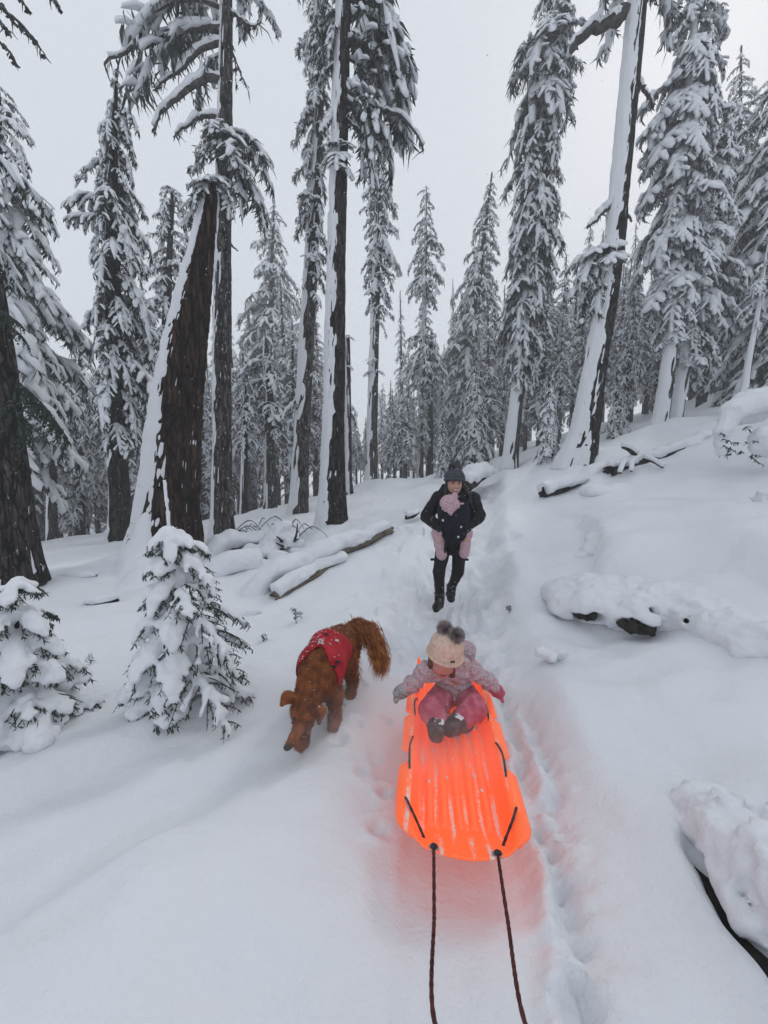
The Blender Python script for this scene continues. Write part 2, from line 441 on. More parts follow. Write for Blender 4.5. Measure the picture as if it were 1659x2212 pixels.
TRAIL = [(0.2, -1.5), (0.33, 1.3), (0.47, 2.5), (0.80, 4.3), (1.35, 6.5), (2.1, 9.0), (3.1, 12.0), (3.7, 15), (4.5, 22)]
RUT = [tuple(flat_hit(u, v)[:2]) for u, v in ((1075, 1440), (1110, 1540), (1165, 1700), (1205, 1850), (1228, 2000), (1262, 2212))]
RUT2 = [tuple(flat_hit(u, v)[:2]) for u, v in ((1120, 1480), (1180, 1620), (1225, 1760), (1245, 1950), (1290, 2212))]
GAP = [tuple(flat_hit(u, v, 0.0)[:2]) for u, v in ((1492, 1800), (1522, 1900), (1545, 1965), (1600, 2050), (1668, 2150), (1720, 2240))]
LEDGE = [tuple(flat_hit(u, v, 0.06)[:2]) for u, v in ((1205, 1300), (1290, 1322), (1380, 1326), (1470, 1320), (1550, 1334), (1640, 1372), (1780, 1425))]
rg = np.random.default_rng(11)
STEPS = []
for k in range(110):                          # churned footprints along the trail
    y = rg.uniform(3.0, 14)
    tx = np.interp(y, [p[1] for p in TRAIL], [p[0] for p in TRAIL])
    STEPS.append((tx + rg.normal(-0.05, 0.30 + 0.02 * y), y, rg.uniform(0, 3.14), rg.uniform(0.06, 0.10), rg.uniform(0.03, 0.075)))
CH = []
for k in range(240):                           # kicked-up lumps
    y = rg.uniform(2.9, 6.5)
    tx = np.interp(y, [p[1] for p in TRAIL], [p[0] for p in TRAIL])
    CH.append((tx + rg.normal(-0.15, 0.5), y, rg.uniform(0.018, 0.055)))
PAWS = [(-0.16, 2.62), (-0.22, 2.85), (-0.05, 3.0), (-0.2, 3.3), (-0.02, 3.45), (-0.16, 2.2), (0.02, 2.35), (-0.1, 3.75), (0.05, 3.9), (-0.25, 2.05), (-0.05, 2.0), (0.0, 1.75), (-0.12, 1.85), (-0.03, 1.55)]

def H(x, y, detail=True):
    """height of the snow surface"""
    x, y = np.asarray(x, float), np.asarray(y, float)
    z = base_h(x, y)
    if not detail: return z
    dt, _, _ = polydist(x, y, TRAIL)
    on = 1 - sst(0.35, 0.85, dt)
    far = np.clip(np.hypot(x, y) / 12, 0.5, 2.0)
    z = z + fbm(x * 0.75, y * 0.75, None, 3, 3) * 0.095 * far * (1 - 0.75 * on)
    z = z + fbm(x * 2.6, y * 2.6, None, 5, 3) * 0.024 * (1 - 0.6 * on)
    # wind-laid furrows running down the left-hand slope
    a = R(38); xr = x * math.cos(a) + y * math.sin(a); yr = -x * math.sin(a) + y * math.cos(a)
    wl_ = sst(-0.35, -0.9, x) * sst(4.2, 2.0, y)
    z = z + wl_ * (noise(xr * 0.5, yr * 2.6, None, 21) * 0.11 + noise(xr * 1.1, yr * 7.0, None, 22) * 0.034)
    wr = sst(0.9, 1.5, x) * sst(9, 3, y)
    z = z + wr * fbm(x * 1.1 + 5, y * 1.1, None, 31, 3) * 0.11
    # the trodden trail
    z = z - (1 - sst(0.30, 0.75, dt)) * 0.17 * sst(0.8, 2.8, y) - on * 0.02
    z = z + np.exp(-((dt - 0.72) / 0.16) ** 2) * 0.05 * (1 + noise(x * 2.5, y * 2.5, None, 71)) * sst(0.8, 2.8, y)
    rough = on * sst(2.4, 3.2, y)
    z = z + rough * (fbm(x * 9, y * 9, None, 41, 3) * 0.046 + np.abs(noise(x * 5, y * 5, None, 44)) * 0.04)
    for sx, sy, an, rr, dp in STEPS:
        m = (np.abs(x - sx) < 0.4) & (np.abs(y - sy) < 0.4)
        if not m.any(): continue
        c, s = math.cos(an), math.sin(an)
        ex, ey = (x[m] - sx) * c + (y[m] - sy) * s, -(x[m] - sx) * s + (y[m] - sy) * c
        q = np.sqrt((ex / (rr * 1.7)) ** 2 + (ey / rr) ** 2)
        z[m] += -dp * (1 - sst(0.55, 1.0, q)) + dp * 0.45 * np.exp(-((q - 1.2) / 0.25) ** 2)
    for sx, sy, rr in CH:
        m = (np.abs(x - sx) < 0.12) & (np.abs(y - sy) < 0.12)
        if not m.any(): continue
        q = np.hypot(x[m] - sx, y[m] - sy) / rr
        z[m] += rr * 0.75 * np.sqrt(np.clip(1 - q * q, 0, 1))
    for sx, sy in PAWS:
        m = (np.abs(x - sx) < 0.2) & (np.abs(y - sy) < 0.2)
        if not m.any(): continue
        wb = fbm(x[m] * 14 + sx * 9, y[m] * 14, None, 81, 2)
        q = np.hypot((x[m] - sx) * 1.25, y[m] - sy) / 0.045 * (1 + 0.35 * wb)
        z[m] += -0.03 * (1 - sst(0.3, 1.2, q)) + 0.014 * np.exp(-((q - 1.6) / 0.6) ** 2) * (1 + wb)
    # sled grooves behind the sled and older ruts beside it
    dl, sd, _ = polydist(x, y, [(0.44, 2.3), (0.62, 3.3), (0.80, 4.3), (1.1, 5.6), (1.6, 7.4)])
    sg = dl * sd; w = sst(2.3, 2.7, y) * sst(7.5, 4.0, y)
    for o_ in (-0.16, -0.06, 0.05, 0.15):
        z = z - w * 0.035 * np.exp(-((sg - o_) / 0.026) ** 2)
    z = z - w * 0.02 * np.exp(-(sg / 0.24) ** 4)
    for rut, dp in ((RUT, 0.07), (RUT2, 0.055)):
        d_, s_, p_ = polydist(x, y, rut)
        wob = d_ * s_ + noise(p_ * 4, p_ * 0, None, 51) * 0.03 + noise(p_ * 11, p_ * 0, None, 55) * 0.012
        z = z - dp * np.exp(-(wob / 0.036) ** 2) * (0.7 + 0.5 * noise(p_ * 9, p_ * 0, None, 52)) + dp * 0.5 * np.exp(-((wob - 0.06) / 0.03) ** 2)
        z = z + np.exp(-(wob / 0.12) ** 2) * fbm(x * 20, y * 20, None, 53, 3) * 0.016
    z = z + sst(1.0, 0.2, np.abs(x - 0.25)) * sst(3.2, 1.0, y) * (fbm(x * 6, y * 3, None, 91, 3) * 0.012)
    # the sled's own bed
    ex, ey = x - (0.30 + (y - 1.28) * 0.13), y
    z = z - 0.03 * (1 - sst(0.20, 0.27, np.abs(ex))) * sst(1.1, 1.3, y) * sst(2.65, 2.5, y)
    # the bank on the right: a gap in the snow over dark ground, higher snow beyond it
    d_, s_, p_ = polydist(x, y, GAP)
    sg = d_ * s_ + noise(p_ * 7, p_ * 0, None, 61) * 0.03
    in_ = sst(0.0, 0.25, p_)
    z = z - in_ * 0.16 * np.exp(-((sg + 0.00) / 0.035) ** 2) + 0.0
    z = z + np.where(s_ < 0, 1, 0) * in_ * 0.14 * sst(0.02, 0.20, -sg) * sst(1.4, 0.5, d_)
    d_, s_, p_ = polydist(x, y, LEDGE)
    up_ = s_ < 0
    z = z + np.where(up_, 1, 0) * 0.24 * sst(0.02, 0.34, d_) * sst(2.8, 0.8, d_) * sst(0.0, 0.7, p_)
    z = z - 0.07 * np.exp(-(d_ / 0.10) ** 2) * sst(0, .3, p_)
    # wells and drifts round the big trunks
    for (tx, ty, tr, hgt) in DRIFTS:
        q = np.hypot(x - tx, y - ty) / tr
        z = z + hgt * np.exp(-q * q)
    return z

def h1(x, y):
    return float(H(np.array([x]), np.array([y]))[0])

DRIFTS = []
def add_drift(u, v, d, r, h):
    p = P(u, v, d); DRIFTS.append((p[0], p[1], r, h))
add_drift(300, 1260, 6.2, 0.55, 0.20)
add_drift(718, 1137, 8.4, 0.7, 0.12)
add_drift(1260, 985, 9.0, 0.8, 0.15)
add_drift(1440, 930, 11.3, 0.9, 0.2)

def warp(n, near, farv, k):
    s = np.linspace(-1, 1, n)
    return near + np.sinh(s * k) / math.sinh(k) * farv
NX, NY = 395, 510
gx = 0.25 + np.sinh(np.linspace(-1, 1, NX) * 6.5) / math.sinh(6.5) * 170
sy_ = np.linspace(-0.55, 1, NY)
gy = 1.6 + np.sinh(sy_ * 6.5) / math.sinh(6.5) * 168
GX, GY = np.meshgrid(gx, gy, indexing='xy')
GZ = H(GX.ravel(), GY.ravel())
i = np.arange(NY - 1)[:, None] * NX; j = np.arange(NX - 1)[None]
GQ = np.stack([i + j, i + j + 1, i + NX + j + 1, i + NX + j], -1).reshape(-1, 4)
ground = mesh('ground', np.stack([GX.ravel(), GY.ravel(), GZ], 1), None, GQ, M['ground'])
tag(ground, 'deep fresh snow covering the forest floor and trodden trail', None, None, 'structure')
# ------------------------------------------------------------------ conifers
def finger(pts, w, hgt, sides, rg_):
    """a soft finger of snow lying along a drooping twig"""
    n = len(pts)
    s = np.linspace(0, 1, n)
    prof = np.sqrt(np.clip(np.sin(math.pi * (0.12 + 0.74 * s)), 0.02, 1)) * (1 + 0.24 * rg_.standard_normal(n))
    tan = np.gradient(pts, axis=0); tan /= np.linalg.norm(tan, axis=1)[:, None] + 1e-9
    up = np.array([0, 0, 1.0]); n1 = np.cross(tan, up); n1 /= np.linalg.norm(n1, axis=1)[:, None] + 1e-9
    n2 = np.cross(n1, tan)
    th = np.linspace(0, 2 * math.pi, sides, endpoint=False) + rg_.uniform(0, 1)
    jit = 1 + 0.20 * rg_.standard_normal((n, sides))
    V = pts[:, None] + (w * prof)[:, None, None] * (np.cos(th)[None, :, None] * jit[..., None] * n1[:, None]) \
        + (hgt * prof)[:, None, None] * ((np.sin(th) * np.where(np.sin(th) > 0, 1.0, 0.45))[None, :, None] * jit[..., None] * n2[:, None]) + up * hgt * 0.35
    V = V.reshape(-1, 3)
    i = np.arange(n - 1)[:, None] * sides; j = np.arange(sides)[None]; j2 = (j + 1) % sides
    Q = np.stack([i + j, i + j2, i + sides + j2, i + sides + j], -1).reshape(-1, 4)
    V = np.concatenate([V, pts[:1] + up * hgt * .3, pts[-1:] + tan[-1:] * w * 0.45])
    a, b = len(V) - 2, len(V) - 1; j = np.arange(sides); j2 = (j + 1) % sides
    T = np.concatenate([np.stack([np.full(sides, a), j2, j], -1), np.stack([np.full(sides, b), (n - 1) * sides + j, (n - 1) * sides + j2], -1)])
    return V, T, Q

def sprays(pts, n, ln, wd, rg_, hang=1.0):
    """needle sprays hanging from a twig: tapered blades"""
    t = rg_.uniform(0, 1, n) * (len(pts) - 1); i0 = np.minimum(t.astype(int), len(pts) - 2); f = (t - i0)[:, None]
    p = pts[i0] * (1 - f) + pts[i0 + 1] * f
    a = rg_.uniform(0, math.pi, n)
    side = np.stack([np.cos(a), np.sin(a), np.zeros(n)], 1)
    dn = np.stack([rg_.normal(0, 0.45, n), rg_.normal(0, 0.45, n), -np.full(n, hang)], 1)
    dn /= np.linalg.norm(dn, axis=1)[:, None]
    L = (ln * rg_.uniform(0.5, 1.25, n))[:, None]; w = (wd * rg_.uniform(0.6, 1.3, n))[:, None]
    mid = p + dn * L * 0.45 + rg_.normal(0, 0.06, (n, 3)) * L
    V = np.stack([p, mid + side * w * 1.15, p + dn * L, mid - side * w * 1.15], 1).reshape(-1, 3)
    b = np.arange(n) * 4
    return V, None, np.stack([b, b + 1, b + 2, b + 3], 1)

def bough(seed, ntw=8, sides=6, rings=5, nsp=9, droop=0.6, rise=0.10, snow=1.0, twl=0.30, fl=0.13):
    """a bough one metre long pointing along +x: returns wood, needles and snow geometry"""
    r = np.random.default_rng(seed)
    t = np.linspace(0, 1, 9)
    side = r.normal(0, 0.06)
    axp = np.stack([t * (1 - 0.22 * droop * t), side * t * t, rise * t - droop * t ** 2.0], 1)
    wood, leaf, sn = Bag(), Bag(), Bag()
    wood.add(*tube(axp[::2], (0.020 * (1 - 0.8 * t) + 0.004)[::2], 3, (0, 0, 1), None, False))
    def at(s):
        return np.array([np.interp(s, t, axp[:, k]) for k in range(3)])
    seg = []
    if ntw >= 7:
        seg.append((at_path(axp, 0.12, 0.55, rings), 0.075)); seg.append((at_path(axp, 0.48, 1.03, rings), 0.070))
    else:
        seg.append((at_path(axp, 0.15, 1.03, rings), 0.08))
    for k in range(ntw):
        s = 0.16 + 0.80 * (k + r.uniform(0, 0.8)) / ntw
        sg = 1 if k % 2 else -1
        l = twl * (1.15 - 0.6 * s) * r.uniform(0.75, 1.2)
        a = sg * R(r.uniform(20, 82))
        q = np.linspace(0, 1, rings)
        p0 = at(s)
        dh = np.array([math.cos(a), math.sin(a), 0])
        dr = r.uniform(0.5, 1.1)
        pts = p0 + dh * (l * q * (1 - 0.25 * q * dr))[:, None] + np.array([0, 0, -1.0]) * (l * (0.15 * q + 0.75 * dr * q * q))[:, None]
        seg.append((pts, r.uniform(0.034, 0.066)))
    for pts, w in seg:
        if snow > 0 and r.uniform() < 0.2 + 0.9 * snow:
            ww = w * (0.65 + 0.35 * snow) * r.uniform(0.85, 1.25)
            sn.add(*finger(pts, ww, ww * r.uniform(0.6, 0.9), sides, r))
        leaf.add(*sprays(pts, nsp, fl, 0.013, r))
    return wood.arrays(), leaf.arrays(), sn.arrays()

def at_path(p, a, b, n):
    t = np.linspace(0, 1, len(p)); s = np.linspace(a, b, n)
    q = np.stack([np.interp(np.clip(s, 0, 1), t, p[:, k]) for k in range(3)], 1)
    if b > 1: q[-1] += (p[-1] - p[-2]) * (b - 1) * (len(p) - 1)
    return q

BOUGH = {
    'heavy': [bough(100 + k, 10, 5, 3, 8, 0.50 + 0.08 * k, 0.12, 1.0, 0.31, 0.16) for k in range(6)],
    'hang': [bough(200 + k, 10, 5, 3, 12, 0.80 + 0.1 * k, 0.16, 0.75, 0.30, 0.23) for k in range(6)],
    'sparse': [bough(300 + k, 6, 5, 4, 9, 0.35 + 0.1 * k, 0.06, 0.75, 0.26, 0.14) for k in range(5)],
    'low': [bough(400 + k, 7, 5, 3, 10, 0.45 + 0.1 * k, 0.10, 0.8, 0.33, 0.16) for k in range(6)],
    'lowhang': [bough(450 + k, 7, 5, 3, 13, 0.80 + 0.1 * k, 0.16, 0.8, 0.32, 0.24) for k in range(6)],
    'needle': [bough(600 + k, 14, 5, 4, 34, 0.32 + 0.08 * k, 0.10, 0.0, 0.42, 0.085) for k in range(4)],
    'fine': [bough(500 + k, 13, 6, 4, 16, 0.30 + 0.08 * k, 0.10, 1.0, 0.42, 0.10) for k in range(5)],
}

def stamp(bags, tpl, org, az, L, tilt=0.0, fat=1.0, sag=0.0):
    """place a bough template; az 0 = +x; tilt lifts the tip"""
    A = rotz(az)
    c, s = math.cos(tilt), math.sin(tilt)
    B = np.array([[c, 0, -s], [0, 1, 0], [s, 0, c]])
    Mx = A @ B @ np.diag([L, L * fat, L])
    for bag, (V, T, Q) in zip(bags, tpl):
        if len(V): bag.add(V @ Mx.T + org, T, Q)

def trunk_path(px, y, top_extra=0.0, sink=0.35):
    """trunk centre line from points (u, v, width px) of the photograph at world distance y"""
    pts, rad = [], []
    for u, v, w in px:
        p = PY(u, v, y); d = y / ray(u, v)[1]
        pts.append(p); rad.append(w / F * d / 2)
    pts, rad = np.array(pts), np.array(rad)
    d0 = pts[0] - pts[1]; d0 /= np.linalg.norm(d0)
    pts = np.concatenate([[pts[0] + d0 * sink], pts]); rad = np.concatenate([[rad[0] * 1.12], rad])
    if top_extra > 0:
        d1 = pts[-1] - pts[-2]; d1 /= np.linalg.norm(d1); d1 = d1 * 0.5 + np.array([0, 0, 0.5]); d1 /= np.linalg.norm(d1)
        pts = np.concatenate([pts, [pts[-1] + d1 * top_extra * .5, pts[-1] + d1 * top_extra]]); rad = np.concatenate([rad, [rad[-1] * .55, 0.015]])
    return pts, rad

def make_trunk(name, parent, pts, rad, nth=14, nh=30, bark=0.05, mat='bark', flare=0.35, off=(0, 0, 0), snow=None, seed=1, vfreq=7):
    if nth > 80: vfreq = 13
    """trunk with furrowed bark; snow = (direction, how much of the round, thickness, raggedness) plasters one face"""
    pr = np.concatenate([pts, rad[:, None]], 1)
    rs = resample(pr, nh); p, r = rs[:, :3], np.maximum(rs[:, 3], 0.008)
    zb = p[0, 2]
    def disp(th, s, rr):
        f = np.exp(-np.maximum(s - 0.3, 0) / (1.6 * rr[0, 0] + 0.05)) * flare * rr * (1 + 0.55 * np.cos(th * 4 + seed) + 0.3 * np.cos(th * 7 + 2 * seed))
        q = th / (2 * math.pi)
        # furrows that run along the trunk and wander; periodic in th
        cx, cy = np.cos(th) * vfreq * 0.5, np.sin(th) * vfreq * 0.5
        n = 1 - 2 * np.abs(noise(cx * 1.6 + s * 0.25, cy * 1.6, s * 1.6 / np.maximum(rr, .05) * 0.12 * (9 if vfreq > 10 else 4), seed))
        n2 = noise(cx * 4, cy * 4, s * 4, seed + 5)
        return f + rr * bark * (n + 0.4 * n2) + rr * 0.06 * noise(cx * .3, cy * .3, s * 0.8, seed + 9)
    def flare_f(th, s, rr):
        return np.exp(-np.maximum(s - 0.3, 0) / (1.6 * rr[0, 0] + 0.05)) * flare * rr * (1 + 0.55 * np.cos(th * 4 + seed) + 0.3 * np.cos(th * 7 + 2 * seed))
    V, T, Q = tube(p, r, nth, (1, 0, 0), disp)
    tr = mesh(name, V - off, T, Q, M[mat], parent)
    if snow:
        th0, cover, thick, rag = snow
        def sdisp(th, s, rr):
            base = disp(th, s, rr)
            cs = np.cos(th - th0)
            c0 = math.cos(math.pi * cover)
            edge = fbm(np.cos(th) * 3.0, np.sin(th) * 3.0, s * 2.6, seed + 31, 3) * rag + noise(np.cos(th) * 9, np.sin(th) * 9, s * 11, seed + 37) * rag * 0.7
            tk = np.clip((cs - c0) * 1.1 + edge * 1.5, -0.6, 1.0)
            return np.where(tk > 0.5, 1, tk * 2) * 0 + rr * 0.03 + flare_f(th, s, rr) + thick * np.where(tk > 0, np.sqrt(np.maximum(tk, 0)), tk) + np.where(tk > 0, 1, 0) * thick * 0.25 * noise(np.cos(th) * 6, np.sin(th) * 6, s * 7, seed + 41)
        V, T, Q = tube(p, r, max(nth, 20) if nth < 30 else nth, (1, 0, 0), sdisp)
        mesh('snow_plaster', V - off, T, Q, M['plaster'], tr)
    return tr

def conifer(label, px, y, crown=(), kind='heavy', mat='needles', step=0.3, per=4, extra=0.0, snow=None, nth=14, nh=30, bark=0.05,
            bmat='bark', seed=1, boughs=(), flare=0.35, name='fir_tree', group=None, lenj=(0.65, 1.15), tilt=(-0.25, 0.15), fat=1.0, sink=0.35, bare=False):
    """a tree read off the photograph. px: trunk points (u, v, width); crown: (v, left px, right px) half widths from top to bottom"""
    r = np.random.default_rng(seed * 13 + 5)
    pts, rad = trunk_path(px, y, extra, sink)
    org = pts[1].copy()
    root = empty(name, org, label, 'tree', group)
    make_trunk('trunk', root, pts, rad, nth, nh, bark, bmat, flare, org, snow, seed)
    bags = (Bag(), Bag(), Bag())
    zc = pts[:, 2]
    def centre(z): return np.array([np.interp(z, zc, pts[:, k]) for k in range(3)])
    if y > 12.2 and kind in ('heavy', 'hang'): kind = {'heavy': 'low', 'hang': 'lowhang'}[kind]
    tpls = BOUGH[kind]
    if len(crown):
        cv = [(PY(830, v, y)[2], wl_ / F * y, wr / F * y) for v, wl_, wr in crown]
        cv = sorted(cv)
        cz, cl, cr = [np.array(c) for c in zip(*cv)]
        z = cz[0]; az = r.uniform(0, 6.28)
        while z < cz[-1]:
            for k in range(per):
                az += 2.4 + r.uniform(-0.5, 0.5)
                zz = z + r.uniform(0, step)
                wl_, wr = np.interp(zz, cz, cl), np.interp(zz, cz, cr)
                m = 0.5 + 0.5 * math.cos(az)
                L = (wl_ * (1 - m) + wr * m) * r.uniform(*lenj)
                if L < 0.06: continue
                # boughs pointing at or away from the camera should not be longer than the tree is wide
                stamp(bags, tpls[r.integers(len(tpls))], centre(zz + 0.12 * L), az, L * 1.1, r.uniform(*tilt), fat * r.uniform(0.85, 1.2))
            z += step
    for b in boughs:                                   # hand-placed boughs: (v on trunk, azimuth deg, length px, kind, tilt, fat)
        v, a, lp, kd, tl, ft = b
        zz = PY(830, v, y)[2]
        t = BOUGH[kd]
        stamp(bags, t[r.integers(len(t))], centre(zz), R(a), lp / F * y, tl, ft)
    if bags[0].n:
        cr_ = tag(bags[1].build('crown', M[mat], root, False, org), kind='stuff')
        tag(bags[0].build('branches', M['twig'], cr_, True, org), kind='stuff')
        if bags[2].n: tag(bags[2].build('snow_load', M['snow'], cr_, True, org), kind='stuff')
    return root, pts, org

def limb(root, org, path, r0, r1, snow=0.05, twigs=6, seed=0, name='limb', hang=0.25, th=8):
    """a bare limb with snow along its top and ragged twigs underneath; path in world coordinates"""
    r = np.random.default_rng(seed)
    p = resample(np.asarray(path, float), 16)
    p[1:-1] += r.normal(0, r0 * 0.25, (14, 3))
    t = np.linspace(0, 1, 16)
    b = Bag(); b.add(*tube(p, r0 * (1 - t) + r1 * t, th, (0, 0, 1)))
    for k in range(twigs):
        i = r.integers(2, 16); q = p[min(i, 15)]
        d = np.array([r.normal(0, .5), r.normal(0, .5), -r.uniform(.4, 1)]); d /= np.linalg.norm(d); l = hang * r.uniform(.4, 1.1)
        m = q + d * l * .5 + r.normal(0, .05 * l, 3)
        b.add(*tube(np.array([q, m, q + d * l + np.array([0, 0, -.15 * l])]), [r1 * .8 + .003, r1 * .5 + .003, .002], 4, (1, 0, 0)))
    lb = b.build(name, M['twig'], root, True, org)
    f = Bag(); f.add(*sprays(p, int(twigs * 6), hang * .5, .02, r)); tag(f.build('needles', M['needles'], lb, False, org), kind='stuff')
    if snow:
        def sd(th_, s, rr):
            return -0.3 * rr + (snow + 0.5 * rr) * np.clip(np.cos(th_) + 0.25, -0.5, 1) * (0.8 + 0.35 * noise(s * 7, th_ * 0, None, seed)) + snow * .2 * noise(s * 15, th_ * 2, None, seed + 1)
        p2 = p[:-1] + np.array([0, 0, snow * 0.15])
        p2 = resample(p2, 30); t2 = np.linspace(0, 1, 30)
        V, T, Q = tube(p2, (r0 * (1 - t2) + r1 * t2) * (0.2 + .8 * np.sqrt(np.sin(np.pi * np.clip(t2 * .9 + .1, 0, 1)))), 10, (0, 0, 1), sd)
        mesh('snow', V - org, T, Q, M['snow'], lb)
    return lb

PIX = 1.0 / F
LW = R(200)                                           # snow is blown on from the left and front
# --- left edge
t1, _, o1 = conifer('near dark bare trunk at the left edge, swept by falling snow', [(42, 1262, 76), (22, 1000, 60), (-4, 740, 50), (-50, 450, 42), (-105, 150, 35)], 4.75, (), extra=2.5,
        boughs=[(810, 5, 150, 'needle', -0.45, 0.7), (850, -25, 135, 'needle', -0.5, 0.7), (830, 25, 150, 'needle', -0.5, 0.7), (670, -20, 90, 'needle', -0.2, 0.8), (690, 15, 70, 'needle', -0.3, 0.8), (700, 200, 160, 'heavy', -0.2, 1.0), (500, 120, 160, 'heavy', 0, 1.0), (300, 60, 160, 'heavy', 0, 1.0), (250, 190, 160, 'heavy', 0, 1.0)],
        mat='needles_near', nth=28, nh=60, bark=0.05, seed=2, snow=(R(178), 0.26, 0.03, 0.5))
conifer('tall snow-laden conifer cut by the left edge, crown widening downwards', [(-30, 1180, 52), (-22, 700, 40), (-10, 300, 22), (-4, 190, 6)], 8.6,
        [(175, 4, 10), (230, 40, 56), (320, 60, 78), (400, 80, 105), (470, 90, 125), (560, 90, 140), (640, 120, 175), (720, 140, 200), (830, 140, 190), (930, 120, 175), (1010, 100, 150)],
        'heavy', 'needles', 0.26, 5, 0.1, nth=12, nh=24, seed=3, tilt=(-0.4, 0.0))
def LP(pts, y, dy=0.0):
    return [PY(u, v, y + dy * k / max(len(pts) - 1, 1)) for k, (u, v) in enumerate(pts)]
for k, pl in enumerate(([(-40, 60), (10, 100), (28, 122), (34, 140)], [(-30, -30), (8, 20), (48, 55), (78, 92), (98, 122)], [(5, 10), (30, 48), (60, 72), (75, 85)], [(60, -50), (95, -20), (118, 0), (132, 22)], [(30, -30), (50, 5), (62, 22)], [(-30, 20), (0, 45), (22, 72)])):
    limb(t1, o1, LP(pl, 4.6, -0.3), 0.020, 0.005, 0.0, 5, 90 + k, hang=0.10, th=6)
# --- slender tree left of the great snag
conifer('slender upright conifer with drooping snowy crown left of the broken snag', [(264, 1160, 40), (254, 1000, 36), (247, 800, 33), (243, 560, 26), (245, 330, 16), (252, 150, 4)], 8.5,
        [(135, 2, 2), (170, 16, 26), (230, 32, 52), (290, 50, 70), (350, 42, 60), (420, 50, 80), (500, 42, 90), (560, 40, 95), (640, 50, 100), (730, 40, 95), (800, 50, 105), (880, 30, 90), (950, 15, 80)],
        'hang', 'needles', 0.27, 5, 0.0, nth=20, nh=50, bark=0.05, seed=4, snow=(R(180), 0.20, 0.025, 0.4), lenj=(0.6, 1.1), tilt=(-0.3, 0.05),
        boughs=[(350, 195, 80, 'sparse', 0.05, 1.2), (430, 190, 95, 'fine', 0.1, 1.0), (470, 205, 80, 'fine', -0.1, 1.0), (660, 175, 85, 'fine', -0.2, 1.0)])
# --- great broken snag
t3, p3, o3 = conifer('massive leaning broken-topped trunk, left face plastered white, right face dark reddish bark', [(348, 1250, 132), (358, 1180, 112), (367, 1060, 100), (380, 900, 92), (406, 720, 74), (434, 560, 48), (451, 450, 29), (460, 388, 12)], 6.4, (), nth=100, nh=160,
        bark=0.085, bmat='bark_red', seed=5, snow=(R(197), 0.32, 0.06, 0.09), flare=0.4, boughs=[(398, 205, 48, 'heavy', 0.15, 2.0), (402, 250, 44, 'heavy', 0.15, 2.2), (396, 320, 46, 'heavy', 0.1, 2.0), (394, 20, 50, 'heavy', -0.1, 1.8), (405, 170, 62, 'heavy', 0.0, 1.6), (412, 225, 60, 'hang', -0.2, 1.5)], name='snag')
# --- tall tree behind the snag
t4, p4, o4 = conifer('tall straight trunk behind the snag with bare snowy arms and one dense clump', [(481, 1166, 42), (480, 1000, 37), (481, 700, 34), (484, 400, 30), (487, 200, 27), (489, 0, 23), (490, -200, 18)], 8.9, (), extra=4.0,
        nth=36, nh=110, bark=0.06, bmat='bark_grey', seed=6, snow=(R(192), 0.24, 0.035, 0.4),
        boughs=[(290, 172, 75, 'hang', 0.15, 1.5), (292, -20, 105, 'hang', 0.1, 1.3), (300, -50, 110, 'hang', 0.0, 1.4), (312, -5, 112, 'hang', -0.05, 1.2), (330, -70, 100, 'hang', 0, 1.4), (345, 30, 100, 'hang', -.1, 1.3), (320, 230, 70, 'hang', 0, 1.5), (290, 260, 80, 'hang', 0.1, 1.6), (360, -15, 118, 'hang', -.15, 1.2), (330, -35, 100, 'hang', -.5, 1.3),
                (390, 200, 60, 'heavy', 0.0, 1.8), (385, 160, 55, 'heavy', 0.1, 1.8), (392, -10, 60, 'heavy', -0.3, 1.6), (400, -40, 60, 'heavy', -0.6, 1.6), (415, 230, 80, 'heavy', -0.3, 1.4), (420, 190, 100, 'heavy', -.2, 1.4), (395, 270, 45, 'heavy', 0, 1.8),
                (60, 188, 215, 'hang', 0.02, 0.9), (20, 200, 190, 'heavy', .1, 1.0), (115, 182, 110, 'hang', -.2, 1.0), (-60, 150, 150, 'heavy', 0, 1), (-60, 30, 110, 'sparse', 0, 1), (-100, 250, 120, 'heavy', 0, 1), (-150, 90, 120, 'heavy', 0, 1), (-130, 330, 100, 'heavy', 0, 1), (-200, 180, 100, 'heavy', 0, 1), (-220, 0, 80, 'heavy', 0, 1), (-260, 100, 70, 'heavy', 0, 1), (-280, 280, 60, 'heavy', 0, 1)])
limb(t4, o4, LP([(478, 175), (440, 172), (410, 188), (370, 222), (345, 248), (332, 280)], 8.9, -0.4), 0.085, 0.018, 0.075, 8, 61)
limb(t4, o4, LP([(480, 92), (430, 110), (400, 142), (365, 168), (330, 195)], 8.9, -0.2), 0.06, 0.012, 0.06, 7, 62)
limb(t4, o4, LP([(478, 252), (440, 252), (415, 262), (378, 292)], 8.9, -0.3), 0.055, 0.012, 0.06, 5, 63)
limb(t4, o4, LP([(482, 60), (400, 62), (330, 90), (270, 115), (225, 138)], 8.9, -0.3), 0.08, 0.02, 0.07, 12, 64, hang=0.5)
limb(t4, o4, LP([(490, 20), (515, 35), (540, 55), (560, 50)], 8.9), 0.035, 0.012, 0.035, 7, 65, hang=0.45)
limb(t4, o4, LP([(492, 90), (505, 120), (525, 170), (538, 200)], 8.9), 0.022, 0.006, 0.0, 5, 66)
limb(t4, o4, LP([(492, 60), (500, 100), (508, 140), (510, 185)], 8.9), 0.02, 0.006, 0.0, 4, 67)
limb(t4, o4, LP([(490, 265), (497, 280), (510, 310)], 8.9), 0.018, 0.006, 0.0, 1, 68)
limb(t4, o4, LP([(494, 515), (500, 530), (514, 541)], 8.9), 0.03, 0.012, 0.0, 0, 69)
